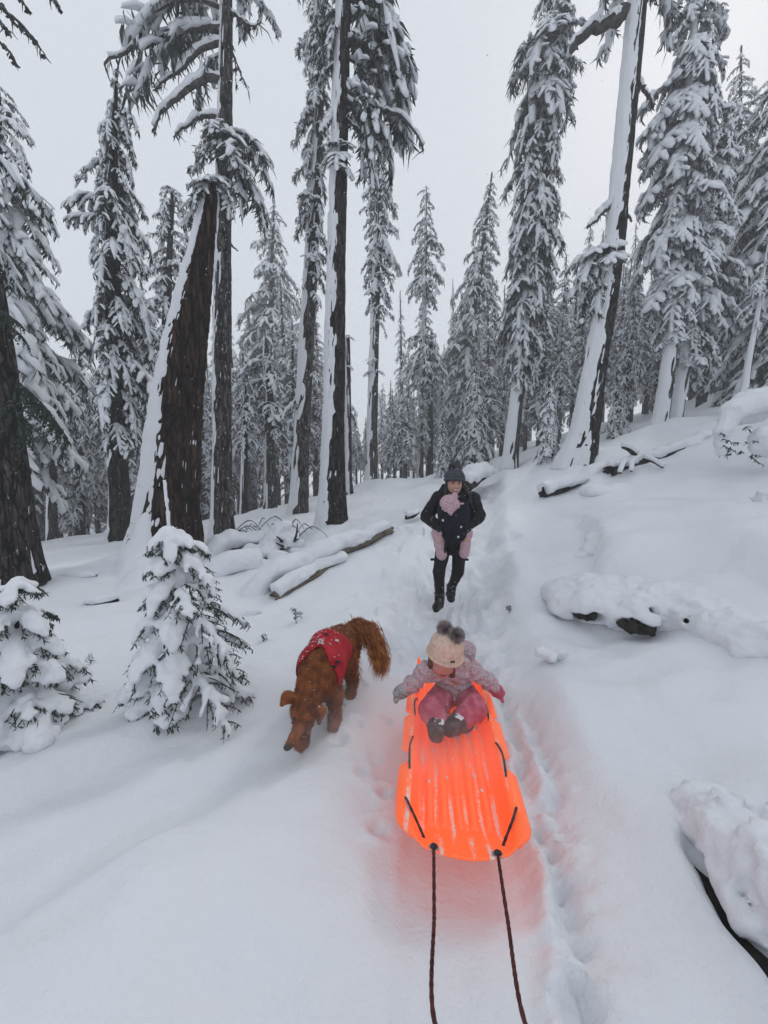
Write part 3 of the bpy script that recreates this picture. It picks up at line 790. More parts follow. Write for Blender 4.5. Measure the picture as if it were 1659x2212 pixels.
# --- tree behind, between snag and slender one
conifer('snowy conifer half hidden behind the slender tree and the snag', [(345, 1135, 24), (355, 800, 20), (372, 420, 8)], 14.0,
        [(362, 6, 8), (400, 30, 34), (470, 45, 50), (560, 55, 55), (680, 60, 55), (800, 62, 50), (920, 62, 45), (1000, 50, 40)], 'heavy', 'needles', 0.42, 5, 0.2, nth=10, nh=20, seed=7)
# --- centre group
conifer('leaning trunk left of the central trunk, narrow crown of hanging snowy boughs', [(645, 1110, 36), (655, 900, 32), (668, 650, 28), (680, 420, 24), (692, 150, 17), (700, -80, 10)], 11.2,
        [(-80, 20, 20), (0, 45, 40), (100, 50, 40), (200, 60, 35), (300, 50, 30), (400, 50, 35), (470, 45, 40), (520, 20, 50), (590, 20, 45), (640, 12, 40)],
        'hang', 'needles_rime', 0.30, 4, 2.0, nth=20, nh=60, bmat='bark_grey', seed=9, snow=(R(192), 0.30, 0.035, 0.5), fat=1.15,
        boughs=[(440, 250, 45, 'heavy', 0.2, 1.8), (560, 280, 45, 'heavy', 0.2, 1.8), (760, 150, 40, 'heavy', -.2, 1.5), (800, 0, 35, 'heavy', -.4, 1.5), (860, 200, 60, 'heavy', -0.2, 1.2)])
t6, p6, o6 = conifer('straight central trunk, left half plastered in ragged white snow, dark bark on the right', [(718, 1138, 56), (720, 1040, 48), (722, 900, 44), (725, 700, 40), (731, 450, 35), (737, 200, 31), (743, 0, 28), (747, -200, 22)], 8.4, (), extra=4.0,
        nth=56, nh=150, bark=0.06, seed=10, snow=(R(208), 0.29, 0.045, 0.26),
        boughs=[(330, 240, 45, 'heavy', 0.25, 2.2), (322, 300, 42, 'heavy', 0.2, 2.2), (340, 270, 60, 'heavy', -0.1, 2.0), (345, 205, 40, 'heavy', 0, 2.0), (355, 320, 45, 'heavy', -.4, 2.0),
                (95, 5, 130, 'hang', 0.12, 1.5), (40, -15, 160, 'hang', 0.05, 1.3), (20, 15, 180, 'hang', 0.0, 1.3), (60, 20, 190, 'hang', -0.15, 1.2), (0, 0, 150, 'hang', 0.1, 1.3), (-20, 30, 190, 'hang', 0, 1.2), (90, -10, 110, 'hang', 0.1, 1.6), (120, 12, 120, 'hang', -0.1, 1.4), (-30, -20, 150, 'hang', 0, 1.3), (70, 0, 170, 'hang', -0.05, 1.3),
                (190, -8, 120, 'hang', -0.15, 1.4), (205, 8, 150, 'hang', -0.2, 1.2), (200, 12, 110, 'hang', -.3, 1.3), (180, 0, 105, 'heavy', -.05, 1.7), (240, 5, 60, 'sparse', -.3, 1.0), (215, -15, 130, 'hang', -.25, 1.2),
                (20, 180, 70, 'hang', 0, 1.3), (90, 200, 80, 'hang', -.1, 1.3), (40, 160, 85, 'hang', 0, 1.2), (-40, 190, 80, 'hang', 0, 1.2), (140, 190, 60, 'hang', -.1, 1.3), (60, 230, 60, 'hang', -.1, 1.3),
                (480, 0, 26, 'sparse', -.4, 1.5), (540, -10, 24, 'sparse', -.4, 1.5), (-120, 20, 140, 'hang', 0, 1), (-120, 200, 120, 'hang', 0, 1), (-160, 100, 120, 'hang', 0, 1), (-200, 300, 100, 'hang', 0, 1), (-240, 60, 90, 'hang', 0, 1), (-260, 180, 80, 'hang', 0, 1)])
limb(t6, o6, LP([(745, 90), (775, 88), (800, 100), (825, 130)], 8.4, -0.3), 0.06, 0.03, 0.07, 6, 71, hang=0.4)
limb(t6, o6, LP([(738, 180), (775, 215), (820, 235), (860, 250), (895, 280), (915, 325)], 8.4, -0.2), 0.055, 0.015, 0.06, 8, 72, hang=0.35)
limb(t6, o6, LP([(738, 250), (755, 262), (775, 280), (790, 300)], 8.4), 0.03, 0.01, 0.02, 4, 73, hang=0.25)
limb(t6, o6, LP([(722, 245), (705, 270), (690, 290)], 8.4, -0.3), 0.06, 0.03, 0.06, 1, 74)
limb(t6, o6, LP([(726, 345), (750, 350), (757, 358)], 8.4), 0.02, 0.01, 0.0, 0, 75)
conifer('thin dark broken pole just right of the central trunk', [(754, 1058, 13), (753, 900, 12), (751, 725, 10)], 14.0, (), extra=0.0, nth=10, nh=24, seed=12, snow=(R(200), 0.3, 0.03, 0.5), name='snag',
        boughs=[(728, 240, 16, 'heavy', 0.1, 2.0), (728, 330, 16, 'heavy', 0.1, 2.0), (790, 300, 18, 'heavy', 0, 1.8), (875, -10, 26, 'heavy', -.2, 1.4), (890, 10, 30, 'hang', -.3, 1.2)])
conifer('open-crowned tree with short tangled snowy branches right of the central trunk', [(802, 1042, 25), (805, 900, 22), (810, 700, 19), (815, 480, 14), (818, 312, 4)], 16.5,
        [(308, 4, 4), (330, 26, 26), (380, 42, 48), (430, 50, 52), (470, 42, 60), (520, 40, 55), (560, 46, 66), (600, 36, 50), (640, 32, 40), (700, 12, 14), (740, 12, 16)], 'sparse', 'needles', 0.36, 6, 0.0, nth=14, nh=40, bmat='bark_grey', seed=13, snow=(R(200), 0.28, 0.03, 0.5), lenj=(0.6, 1.15), fat=1.3, tilt=(-0.5, 0.1),
        boughs=[(775, 250, 28, 'heavy', 0.1, 2.0), (800, 200, 26, 'heavy', 0, 2.0), (800, 330, 26, 'heavy', 0, 2.0), (845, -10, 34, 'low', -.3, 1.4), (690, -5, 42, 'sparse', -.35, .8), (660, 0, 50, 'sparse', -.2, .7)])
conifer('middle-distance fir with pointed top and thin white-lined trunk, right of the open-crowned tree', [(907, 1046, 15), (912, 850, 13), (917, 650, 9), (921, 402, 3)], 22.0,
        [(398, 2, 2), (420, 22, 20), (450, 16, 16), (500, 30, 34), (540, 42, 44), (580, 38, 40), (620, 40, 44), (650, 20, 26), (690, 18, 22), (720, 40, 38), (780, 46, 50), (840, 34, 30), (880, 20, 20)], 'heavy', 'needles_rime', 0.42, 5, 0.0, nth=10, nh=24, seed=14, snow=(R(200), 0.35, 0.03, 0.4))
conifer('thin second trunk close beside the white-lined fir', [(929, 1040, 13), (930, 860, 11), (931, 760, 8)], 22.5, [(740, 10, 10), (800, 40, 40), (860, 30, 30)], 'low', 'needles_rime', 0.5, 4, 1.0, nth=8, nh=12, seed=15)
# --- right of centre
conifer('pointed snowy fir standing behind the woman to the right, in thin mist', [(985, 1015, 20), (1010, 800, 16), (1040, 560, 11), (1063, 372, 3)], 24.0,
        [(368, 2, 2), (410, 14, 20), (440, 22, 24), (500, 30, 30), (550, 44, 36), (600, 52, 42), (680, 62, 48), (760, 66, 52), (850, 60, 52), (930, 50, 50), (980, 40, 40)], 'heavy', 'needles_rime', 0.45, 6, 0.0, nth=10, nh=20, seed=16)
conifer('leaning tree with thick curtains of hanging snowy boughs right of centre', [(1101, 1006, 30), (1118, 850, 27), (1140, 660, 23), (1158, 470, 20), (1172, 300, 18), (1185, 150, 16), (1205, 0, 13), (1215, -150, 9)], 13.4,
        [(-150, 20, 30), (-60, 40, 40), (0, 42, 60), (60, 42, 45), (110, 70, 55), (170, 88, 62), (240, 80, 60), (330, 62, 48), (430, 70, 58), (500, 80, 62), (580, 62, 58), (680, 75, 55), (760, 50, 50), (830, 30, 40)],
        'hang', 'needles', 0.34, 6, 2.0, nth=18, nh=50, bmat='bark_grey', seed=17, snow=(R(205), 0.36, 0.04, 0.4), fat=1.15, tilt=(-0.35, 0.05),
        boughs=[(90, 195, 95, 'hang', 0.15, 1.5), (95, 220, 100, 'hang', 0.05, 1.5), (88, 250, 90, 'heavy', 0.15, 1.8), (100, 170, 100, 'hang', 0.0, 1.4), (85, 300, 70, 'heavy', 0.2, 1.8)])
t13, p13, o13 = conifer('big leaning trunk on the right slope, broad white snow face and black right edge', [(1248, 992, 62), (1263, 930, 52), (1292, 760, 44), (1320, 580, 41), (1334, 460, 39), (1352, 270, 37), (1374, 40, 36), (1390, -150, 30)], 9.1, (), extra=4.5,
        nth=56, nh=150, bark=0.07, seed=18, snow=(R(208), 0.29, 0.04, 0.20), flare=0.30,
        boughs=[(530, 195, 95, 'hang', 0.1, 1.5), (545, 215, 80, 'heavy', 0.1, 1.8), (560, 240, 75, 'heavy', 0.0, 1.8), (575, 185, 100, 'heavy', -0.15, 1.4), (535, 165, 90, 'heavy', 0.1, 1.5), (600, 205, 70, 'hang', -0.2, 1.4), (590, 170, 90, 'hang', -.2, 1.4),
                (-120, 20, 140, 'hang', 0, 1), (-120, 200, 120, 'hang', 0, 1), (-160, 100, 120, 'hang', 0, 1), (-200, 300, 100, 'hang', 0, 1), (-240, 60, 90, 'hang', 0, 1), (-260, 180, 80, 'hang', 0, 1)])
limb(t13, o13, LP([(1352, 15), (1325, 45), (1285, 62), (1250, 80), (1236, 105)], 9.1, 0.0), 0.13, 0.07, 0.09, 5, 81, hang=0.2, th=10)
limb(t13, o13, LP([(1376, 170), (1388, 190), (1402, 205), (1410, 228)], 9.1), 0.05, 0.02, 0.05, 5, 82, hang=0.2)
limb(t13, o13, LP([(1322, 440), (1305, 455), (1285, 475), (1268, 490)], 9.1, -0.2), 0.07, 0.025, 0.06, 4, 83, hang=0.2)
limb(t13, o13, LP([(1352, 462), (1360, 468), (1364, 478)], 9.1), 0.03, 0.02, 0.0, 0, 84)
# --- twin trunks with the heavy crown
conifer('left stem of the twin trunks under the heavy snowy crown on the right', [(1424, 932, 28), (1436, 850, 26), (1455, 700, 22), (1470, 480, 18), (1482, 300, 15), (1500, 80, 12), (1510, -120, 8)], 11.6,
        [(-140, 10, 10), (-60, 40, 40), (0, 55, 55), (80, 52, 60), (160, 80, 55), (250, 95, 60), (330, 100, 55), (420, 95, 60), (500, 90, 60), (580, 95, 60), (640, 80, 40), (700, 50, 40), (740, 30, 30)],
        'heavy', 'needles_rime', 0.32, 5, 1.5, nth=18, nh=50, bmat='bark_grey', seed=19, snow=(R(210), 0.42, 0.04, 0.4), fat=1.25, tilt=(-0.45, 0.0))
conifer('right stem of the twin trunks, leaning further right', [(1452, 932, 26), (1470, 850, 22), (1490, 720, 19), (1515, 560, 17), (1535, 400, 14), (1545, 200, 8)], 12.0,
        [(180, 10, 10), (240, 45, 45), (340, 60, 62), (440, 62, 70), (540, 60, 85), (640, 55, 90), (720, 35, 85), (800, 10, 60)],
        'heavy', 'needles_rime', 0.34, 5, 0.5, nth=14, nh=40, bmat='bark_grey', seed=20, snow=(R(210), 0.42, 0.04, 0.4), fat=1.25, tilt=(-0.45, 0.0), boughs=[(735, -20, 60, 'heavy', .1, 1.8), (730, -50, 50, 'heavy', .1, 1.8)])
conifer('misty pointed fir behind the twin trunks, near the right edge', [(1590, 860, 24), (1595, 500, 14), (1602, 98, 3)], 22.0,
        [(95, 2, 2), (140, 20, 20), (220, 34, 34), (320, 48, 50), (450, 62, 62), (600, 80, 70), (750, 90, 80), (840, 80, 80)], 'heavy', 'needles_rime', 0.5, 6, 0.0, nth=8, nh=14, seed=21)
conifer('dense snow-caked conifer filling the right edge above the snow arch', [(1690, 850, 40), (1692, 500, 28), (1690, 120, 4)], 12.5,
        [(110, 4, 4), (170, 35, 35), (260, 70, 60), (360, 95, 80), (470, 115, 90), (600, 125, 90), (720, 120, 90), (820, 100, 80)], 'heavy', 'needles', 0.34, 6, 0.0, nth=12, nh=20, seed=22)
conifer('thin leaning white-lined trunk at the far right above the snow arch', [(1607, 852, 13), (1622, 760, 11), (1636, 690, 9)], 10.6, [(560, 30, 30), (620, 45, 40), (690, 40, 30), (700, 30, 10)], 'heavy', 'needles_rime', 0.34, 4, 2.0, nth=10, nh=20, seed=23, snow=(R(205), .4, .02, .4))
# --- left of centre, misty
conifer('pale misty fir with a pointed top left of centre, rising between the trunks', [(577, 1100, 24), (582, 800, 16), (592, 432, 3)], 30.0,
        [(428, 2, 2), (470, 22, 24), (520, 40, 34), (580, 44, 44), (650, 60, 58), (730, 66, 62), (810, 60, 66), (880, 58, 60), (960, 40, 50)], 'heavy', 'needles_rime', 0.6, 6, 0.0, nth=8, nh=16, seed=24)
conifer('mid-sized tree with snow-capped drooping lower boughs right of the tall straight trunk', [(583, 1114, 25), (584, 980, 22), (580, 860, 18), (575, 760, 12)], 13.5,
        [(745, 6, 6), (790, 60, 30), (830, 75, 40), (870, 55, 45), (910, 30, 40), (950, 12, 20)], 'heavy', 'needles', 0.34, 5, 0.5, nth=12, nh=20, bmat='bark_grey', seed=25, fat=1.3, snow=(R(190), .2, .03, .4))
conifer('thin trunk with arched snowy lower boughs just right of the tall straight trunk', [(527, 1114, 14), (528, 1000, 13), (530, 880, 9)], 13.0, [(800, 10, 10), (880, 26, 40), (940, 30, 40), (985, 14, 20)], 'heavy', 'needles', 0.3, 5, 0.8, nth=10, nh=14, seed=26, snow=(R(185), .3, .03, .4))
conifer('small far trunk with snowy low crown, left of the slender tree', [(113, 1172, 18), (112, 1000, 16), (110, 850, 10)], 12.4, [(770, 10, 10), (830, 60, 60), (900, 75, 75), (960, 60, 60), (1020, 50, 60)], 'heavy', 'needles', 0.36, 6, 1.0, nth=10, nh=14, seed=27, snow=(R(185), .3, .03, .4))
conifer('snowy low-boughed fir standing behind and left of the slender tree', [(172, 1172, 20), (172, 900, 14), (172, 740, 4)], 15.0, [(735, 8, 8), (790, 45, 40), (860, 60, 55), (950, 60, 60), (1040, 60, 60), (1110, 55, 55)], 'heavy', 'needles', 0.40, 6, 0.0, nth=8, nh=10, seed=28)
# --- little snowy firs on the right slope
for (px, yy, cr, sd, lb) in [
    ([(1190, 1015, 14), (1188, 900, 9), (1186, 812, 3)], 9.8, [(808, 2, 2), (850, 18, 18), (900, 28, 28), (960, 34, 34), (1000, 34, 30), (1022, 34, 26)], 31, 'small snowy fir left of the big leaning trunk on the slope'),
    ([(1330, 955, 12), (1332, 860, 8), (1333, 792, 3)], 13.5, [(788, 2, 2), (830, 16, 16), (880, 26, 26), (920, 32, 32), (950, 30, 34)], 32, 'small snowy fir right of the big leaning trunk on the slope'),
    ([(1020, 1005, 9), (1022, 900, 8), (1026, 780, 3)], 17.0, [(778, 3, 3), (820, 22, 24), (880, 34, 34), (930, 40, 44), (985, 36, 50)], 33, 'young snow-caked fir just behind the woman, right of her hat'),
    ([(955, 1030, 8), (955, 960, 6), (956, 900, 3)], 15.5, [(896, 3, 3), (930, 16, 18), (980, 24, 26), (1020, 22, 26)], 34, 'knee-high snow-smothered fir above the left of the woman')]:
    conifer(lb, px, yy, cr, 'heavy', 'needles', 0.17, 6, 0.0, nth=8, nh=10, seed=sd, name='young_fir_tree', tilt=(-0.5, -0.1), fat=1.3)
# ------------------------------------------------------------------ the wood behind
def far_proto(seed, hgt, cb, rmax, power, kind='low', step=0.42, per=6):
    """a whole conifer of the given height at the origin: returns (trunk, wood, needles, snow) arrays"""
    r = np.random.default_rng(seed)
    n = 10; t = np.linspace(0, 1, n)
    bend = r.normal(0, 0.15, 2)
    p = np.stack([bend[0] * t * t, bend[1] * t * t, t * hgt], 1); p[0, 2] = -0.6
    tk = tube(p, 0.014 * hgt * (1 - 0.93 * t) + 0.01, 8)
    bags = (Bag(), Bag(), Bag()); z = cb * hgt; az = 0
    while z < hgt * 0.99:
        f = (z / hgt - cb) / (1 - cb)
        Lm = rmax * (1 - f) ** power * min(1, 0.45 + 3 * f)
        for k in range(per):
            az += 2.4 + r.uniform(-.4, .4); L = Lm * r.uniform(.65, 1.2)
            if L < .08: continue
            T_ = BOUGH[kind]
            stamp(bags, T_[r.integers(len(T_))], np.array([np.interp(z, p[:, 2], p[:, 0]), np.interp(z, p[:, 2], p[:, 1]), z + r.uniform(0, step)]), az, L, r.uniform(-.4, .0), r.uniform(.9, 1.3))
        z += step * (0.75 + 0.25 * (1 - f))
    return [tk] + [b.arrays() for b in bags]

PROTO = []
for sd, cb, rm, pw in ((901, 0.12, 1.35, 0.75), (902, 0.30, 1.25, 0.7), (903, 0.42, 1.30, 0.65), (904, 0.08, 1.05, 0.8), (905, 0.22, 1.55, 0.75)):
    a = far_proto(sd, 10.0, cb, rm, pw)
    ms = []
    for nm, (V, T, Q), mt, sm in zip(('trunk', 'branches', 'crown', 'snow_load'), a, (M['bark_far'], M['twig'], M['needles_rime'], M['snow']), (True, True, False, True)):
        o = mesh(nm, V, T, Q, mt, None, sm); ms.append(o.data); bpy.data.objects.remove(o)
    PROTO.append(ms)

def plant_far(u, y, vtop, k, wid=1.0, label='', group=None, rot=0.0):
    x = (u - 829.5) / F * y
    zb = float(base_h(x, y)); zt = PY(u, vtop, y)[2]
    zt = min(zt, 30.0); s = max(zt - zb, 1.0) / 10.0
    root = empty('fir_tree', (x, y, zb), label, 'tree', group)
    root.rotation_euler = (0, 0, rot); root.scale = (s * wid, s * wid, s)
    tr, wd, cr, sn = PROTO[k]
    def ob(nm, me, par):
        o = bpy.data.objects.new(nm, me); COL.objects.link(o); o.parent = par
        if nm != 'trunk': o['kind'] = 'stuff'
        return o
    ob('trunk', tr, root); c = ob('crown', cr, root); ob('branches', wd, c); ob('snow_load', sn, c)
    return root

rf = np.random.default_rng(77)
# a few that can be told apart
plant_far(868, 34, 628, 3, 0.95, 'slim pale fir with a pointed top between the open-crowned tree and the white-lined fir')
plant_far(975, 46, 602, 3, 0.85, 'faintest needle-thin fir fading into the mist left of the pointed fir')
plant_far(1165, 30, 700, 0, 1.0, 'broad snow-caked fir seen between the curtained tree and the big leaning trunk')
plant_far(1245, 34, 470, 1, 0.9, 'misty tall fir rising just left of the big leaning trunk')
plant_far(1345, 30, 480, 4, 0.8, 'misty rimed fir rising just right of the big leaning trunk')
plant_far(640, 36, 590, 0, 1.0, 'pale broad fir behind the leaning trunk left of centre')
plant_far(300, 24, 640, 4, 0.9, 'broad dark fir glimpsed between the slender tree and the snag')
ENV = ([-200, 0, 120, 200, 300, 450, 520, 600, 680, 740, 790, 850, 920, 980, 1050, 1150, 1250, 1350, 1450, 1560, 1659, 1850],
       [560, 760, 770, 760, 620, 660, 640, 610, 600, 720, 900, 770, 730, 660, 570, 540, 490, 520, 440, 330, 260, 200])
ZON = [(430, 'snowy conifer crowded in the shadowy wood behind the left-hand trunks', 'conifers in the left background wood'),
       (960, 'snowy conifer in the pale wood behind the central trunks', 'conifers in the central background wood'),
       (9999, 'snowy conifer in the rimed wood behind the right-hand trunks', 'conifers in the right background wood')]
N_FAR = 0
for u in np.concatenate([np.arange(-90, 1800, 25), np.arange(-60, 1800, 34), np.arange(-70, 1800, 50)]):
    N_FAR += 1
    band = 0 if N_FAR <= 76 else (1 if N_FAR <= 131 else 2)
    y = rf.uniform(*((15, 22), (22, 34), (34, 60))[band])
    uu = u + rf.uniform(-12, 12)
    if band == 0 and (880 < uu < 1110): y += 6
    if band == 0 and uu < 330: y = rf.uniform(13, 18)
    e = float(np.interp(uu, *ENV)) + (rf.uniform(10, 170) if band == 0 else rf.uniform(-20, 140))
    lab, grp = next((l, g) for lim, l, g in ZON if uu < lim)
    kk = int(rf.integers(5)); row = ('front', 'middle', 'farthest')[band]; look = 'bare-stemmed' if kk in (1, 2) else 'low-boughed'
    lab = lab.replace('snowy conifer', look + ' snowy conifer in the ' + row + ' row').replace(' crowded in', ' of').replace(' row in', ' row of'); grp = look + ' ' + grp + ', ' + row + ' row'
    plant_far(uu, y, e, kk, rf.uniform(0.95, 1.45), lab, grp, rf.uniform(0, 6.28))

# ------------------------------------------------------------------ fallen logs
def gpt(u, v, d, lift=0.0):
    p = P(u, v, d); p = p.copy(); p[2] += lift; return p

def log(label, pts, r0, r1, top=0.12, seed=0, mat='deadwood', cover=1.0, stubs=(), name='fallen_log', sink=0.03, hump=False, bury=(0, 0)):
    """a fallen log: pts in world coordinates; snow lies along its top"""
    pts = np.asarray(pts, float) - np.array([0, 0, sink]); pts[0, 2] -= bury[0]; pts[-1, 2] -= bury[1]; org = pts[0].copy()
    root = empty(name, org, label, 'log')
    n = 40; p = resample(pts, n); t = np.linspace(0, 1, n)
    rr = r0 * (1 - t) + r1 * t
    if hump: rr = rr * np.sqrt(np.sin(math.pi * (.02 + .96 * t)))
    def bd(th, s, r_):
        return r_ * (0.10 * (1 - 2 * np.abs(noise(np.cos(th) * 4, np.sin(th) * 4, s * 0.9, seed))) + 0.08 * noise(np.cos(th), np.sin(th), s * 1.5, seed + 3))
    V, T, Q = tube(p, rr, 22, (0, 0, 1), bd)
    for e0, sg_ in ((0, -1), (n - 1, 1)):
        ax_ = (p[1] - p[0]) if e0 == 0 else (p[-1] - p[-2]); ax_ = ax_ / np.linalg.norm(ax_) * sg_
        V[e0 * 22:(e0 + 1) * 22] += ax_ * (np.random.default_rng(seed + e0).uniform(-.3, .9, 22) * rr[e0])[:, None]
    b = Bag(); b.add(V, T, Q)
    lg = b.build('trunk', M[mat], root, True, org)
    for st in stubs:
        q = np.asarray(st[0], float); e = np.asarray(st[1], float)
        pp = resample(np.array([q, (q + e) / 2 + np.array([0, 0, .03]), e]), 8)
        sb = Bag(); sb.add(*tube(pp, np.linspace(st[2], st[2] * .5, 8), 8, (0.3, 0.2, 1))); so = sb.build('stub', M[mat], root, True, org)
        if abs(e[2] - q[2]) < 1.5 * np.linalg.norm((e - q)[:2]):
            def s2(th, s, r_): return st[2] * (np.clip(np.cos(th) * 1.2 + .1, -.6, 1) + .2 * noise(s * 12, th, None, seed))
            V, T, Q = tube(pp + np.array([0, 0, st[2] * .25]), np.linspace(st[2], st[2] * .6, 8) * .9, 8, (0, 0, 1), s2); mesh('snow', V - org, T, Q, M['snow'], so)
    m = 84; p2 = resample(pts, m); t2 = np.linspace(0, 1, m); rr2 = r0 * (1 - t2) + r1 * t2
    if hump: rr2 = rr2 * np.sqrt(np.sin(math.pi * (.02 + .96 * t2)))
    ends = np.sqrt(np.clip(np.sin(math.pi * (0.015 + 0.97 * t2)), 0.0, 0.12) / 0.12)
    def sd(th, s, r_):
        up = np.cos(th)
        lim = 0.30 - 0.35 * cover + fbm(s * 1.9, np.cos(th), None, seed + 5, 4) * 0.55
        e = ends[:, None]
        return np.where(up > 0, 1, 1) * (np.clip((up - lim) * 2.2, -0.45, 1.0)) * (top + 0.35 * r_) * e * (0.85 + 0.45 * noise(s * 2.4, np.cos(th) * 1.3, None, seed + 8)) + (top * .20) * fbm(s * 7, np.cos(th) * 3, np.sin(th) * 3, seed + 9, 3) - (1 - e) * r_ * .3
    V, T, Q = tube(p2 + np.array([0, 0, 0.02]), rr2 * 0.96, 26, (0, 0, 1), sd)
    mesh('snow', V - org, T, Q, M['snow'], lg)
    return root, org

def on_ground(u, v, d, k):
    p = P(u, v, d); return np.array([p[0], p[1], float(base_h(p[0], p[1])) + k])

log('long fallen log under a thick snow ridge beside the trail, sawn end facing right', [gpt(836, 1146, 6.5), gpt(760, 1180, 6.0), gpt(690, 1212, 5.6), gpt(600, 1256, 5.3), gpt(520, 1300, 5.05)], 0.11, 0.13, 0.12, 3, cover=0.45, sink=-0.01, bury=(0, .28))
log('shorter fallen log with bare weathered flank in front of the long log', [gpt(742, 1203, 5.65), gpt(690, 1235, 5.35), gpt(640, 1266, 5.05), gpt(598, 1290, 4.85)], 0.07, 0.095, 0.07, 4, cover=0.25, sink=-0.01, bury=(.10, .02))
log('snow-buried log behind the two logs, running left towards the snag', [gpt(640, 1150, 7.4), gpt(560, 1172, 7.0), gpt(480, 1190, 6.7), gpt(410, 1212, 6.3)], 0.12, 0.13, 0.14, 5, cover=0.9, bury=(.15, .2))
log('low snow-covered log with a dark gap under it, right of the young fir', [gpt(560, 1205, 6.2), gpt(500, 1225, 6.0), gpt(430, 1240, 5.8)], 0.10, 0.10, 0.12, 6, cover=0.7, bury=(.12, .18))
log('snow-capped log end peeping out behind the woman on her left hand', [gpt(1002, 1050, 9.0), gpt(1022, 1036, 9.6), gpt(1048, 1018, 10.6)], 0.17, 0.15, 0.14, 7, 'bark')
log('snow-wrapped log with an upright broken stub at its left end, on the right slope', [gpt(1174, 1064, 7.6), gpt(1215, 1050, 7.8), gpt(1262, 1036, 8.2), gpt(1300, 1022, 8.5)], 0.09, 0.10, 0.13, 8, 'bark', 1.0, sink=.05, stubs=[(gpt(1174, 1070, 7.5), gpt(1173, 1052, 7.5), 0.04)])
log('dark-flanked fallen log with crossed branch stubs on the right slope', [gpt(1318, 1020, 8.0), gpt(1380, 1003, 8.2), gpt(1440, 985, 8.5), gpt(1480, 970, 8.8), gpt(1526, 948, 9.3)], 0.13, 0.10, 0.09, 9, 'bark', 0.3, sink=0.0,
    stubs=[(gpt(1372, 982, 8.1), gpt(1345, 966, 8.0), 0.06), (gpt(1392, 990, 8.0), gpt(1432, 1010, 7.6), 0.045), (gpt(1350, 1000, 7.9), gpt(1340, 1022, 7.6), 0.045), (gpt(1366, 998, 7.9), gpt(1364, 1018, 7.6), 0.04)])
log('half-buried log making a low hump with dark slits on the left flat', [gpt(122, 1243, 5.4), gpt(160, 1244, 5.3), gpt(208, 1238, 5.3)], 0.06, 0.06, 0.05, 10, 'bark', 0.7, sink=.06, hump=True)
log('small buried stick hump left of the snag foot', [gpt(186, 1298, 4.5), gpt(218, 1297, 4.45), gpt(255, 1288, 4.5)], 0.045, 0.045, 0.04, 11, 'bark', 0.7, sink=.045, hump=True)
log('short dark-sided log poking from the snow below the bare weathered log', [gpt(515, 1345, 4.2), gpt(540, 1335, 4.25), gpt(566, 1322, 4.3)], 0.05, 0.045, 0.06, 12, 'bark', 0.6, hump=True)
log('small dark stick in the snow left of the woman, up the slope', [gpt(878, 1115, 7.4), gpt(892, 1112, 7.5), gpt(903, 1104, 7.7)], 0.04, 0.03, 0.05, 13, 'bark', 0.8)

# ------------------------------------------------------------------ snow masses
def lump(name, label, prims, vox=0.02, k=0.08, amp=0.02, fr=6, seed=0, mat='snow', cat='snow', kind=None, parent=None):
    nf = lambda x, y, z: fbm(x * fr, y * fr, z * fr, seed, 3) * amp
    V, T, Q = sdf_mesh(prims, vox, k, nf)
    c = V.mean(0)
    if parent is not None:
        return mesh(name, V, T, Q, M[mat], parent)
    o = mesh(name, V - c, T, Q, M[mat]); o.location = c
    tag(o, label, cat, None, kind)
    return o

def pebble(u, v, d, r, sq=0.7):
    return ('e', P(u, v, d), np.array([r, r * 1.1, r * sq]))
lump('snow_drift', 'snow apron sweeping down to the left from the foot of the broken snag', [('c', P(318, 1120, 6.05), P(300, 1210, 5.9), .10, .22), ('c', P(300, 1210, 5.9), P(262, 1310, 5.2), .24, .26), ('c', P(345, 1215, 5.75), P(300, 1300, 5.2), .20, .24), ('c', P(262, 1312, 5.1), P(215, 1360, 4.5), .22, .12), ('c', P(390, 1210, 5.7), P(360, 1290, 5.1), .16, .2)], .03, .22, .03, 3, 51)
# up-ended root plate with its brush
rw = empty('uprooted_stump', P(606, 1165, 6.9), 'uprooted stump capped with blocky snow behind the fallen logs', 'stump')
ro = np.array(rw.location)
V, T, Q = sdf_mesh([('e', P(604, 1150, 6.9), (0.14, 0.18, 0.22)), ('e', P(590, 1165, 6.8), (0.16, 0.2, 0.16)), ('e', P(622, 1168, 6.8), (0.13, .15, .14)), ('e', P(615, 1135, 6.9), (0.10, .14, .10)), ('e', P(580, 1180, 6.7), (0.2, .2, .12)), ('e', P(645, 1175, 6.9), (.12, .12, .1))], 0.02, 0.04, lambda x, y, z: fbm(x * 7, y * 7, z * 7, 3, 3) * .03)
mesh('snow', V - ro, T, Q, M['snow'], rw)
b = Bag()
for k in range(14):
    a = rf.uniform(0, 6.28); q = P(612, 1172, 6.85) + np.array([rf.normal(0, .12), rf.normal(-.1, .08), rf.normal(0, .06)])
    e = q + np.array([rf.normal(0, .16), -abs(rf.normal(0.05, .1)), rf.normal(.0, .16)])
    b.add(*tube(resample(np.array([q, (q + e) / 2 + rf.normal(0, .04, 3), e]), 6), np.linspace(.03, .008, 6), 6))
tag(b.build('roots', M['bark'], rw, True, ro), kind='stuff')
br = empty('brush', P(580, 1125, 7.6), 'arching dead brush twigs dusted with snow behind the uprooted stump', 'brush'); bo = np.array(br.location)
b, s_ = Bag(), Bag()
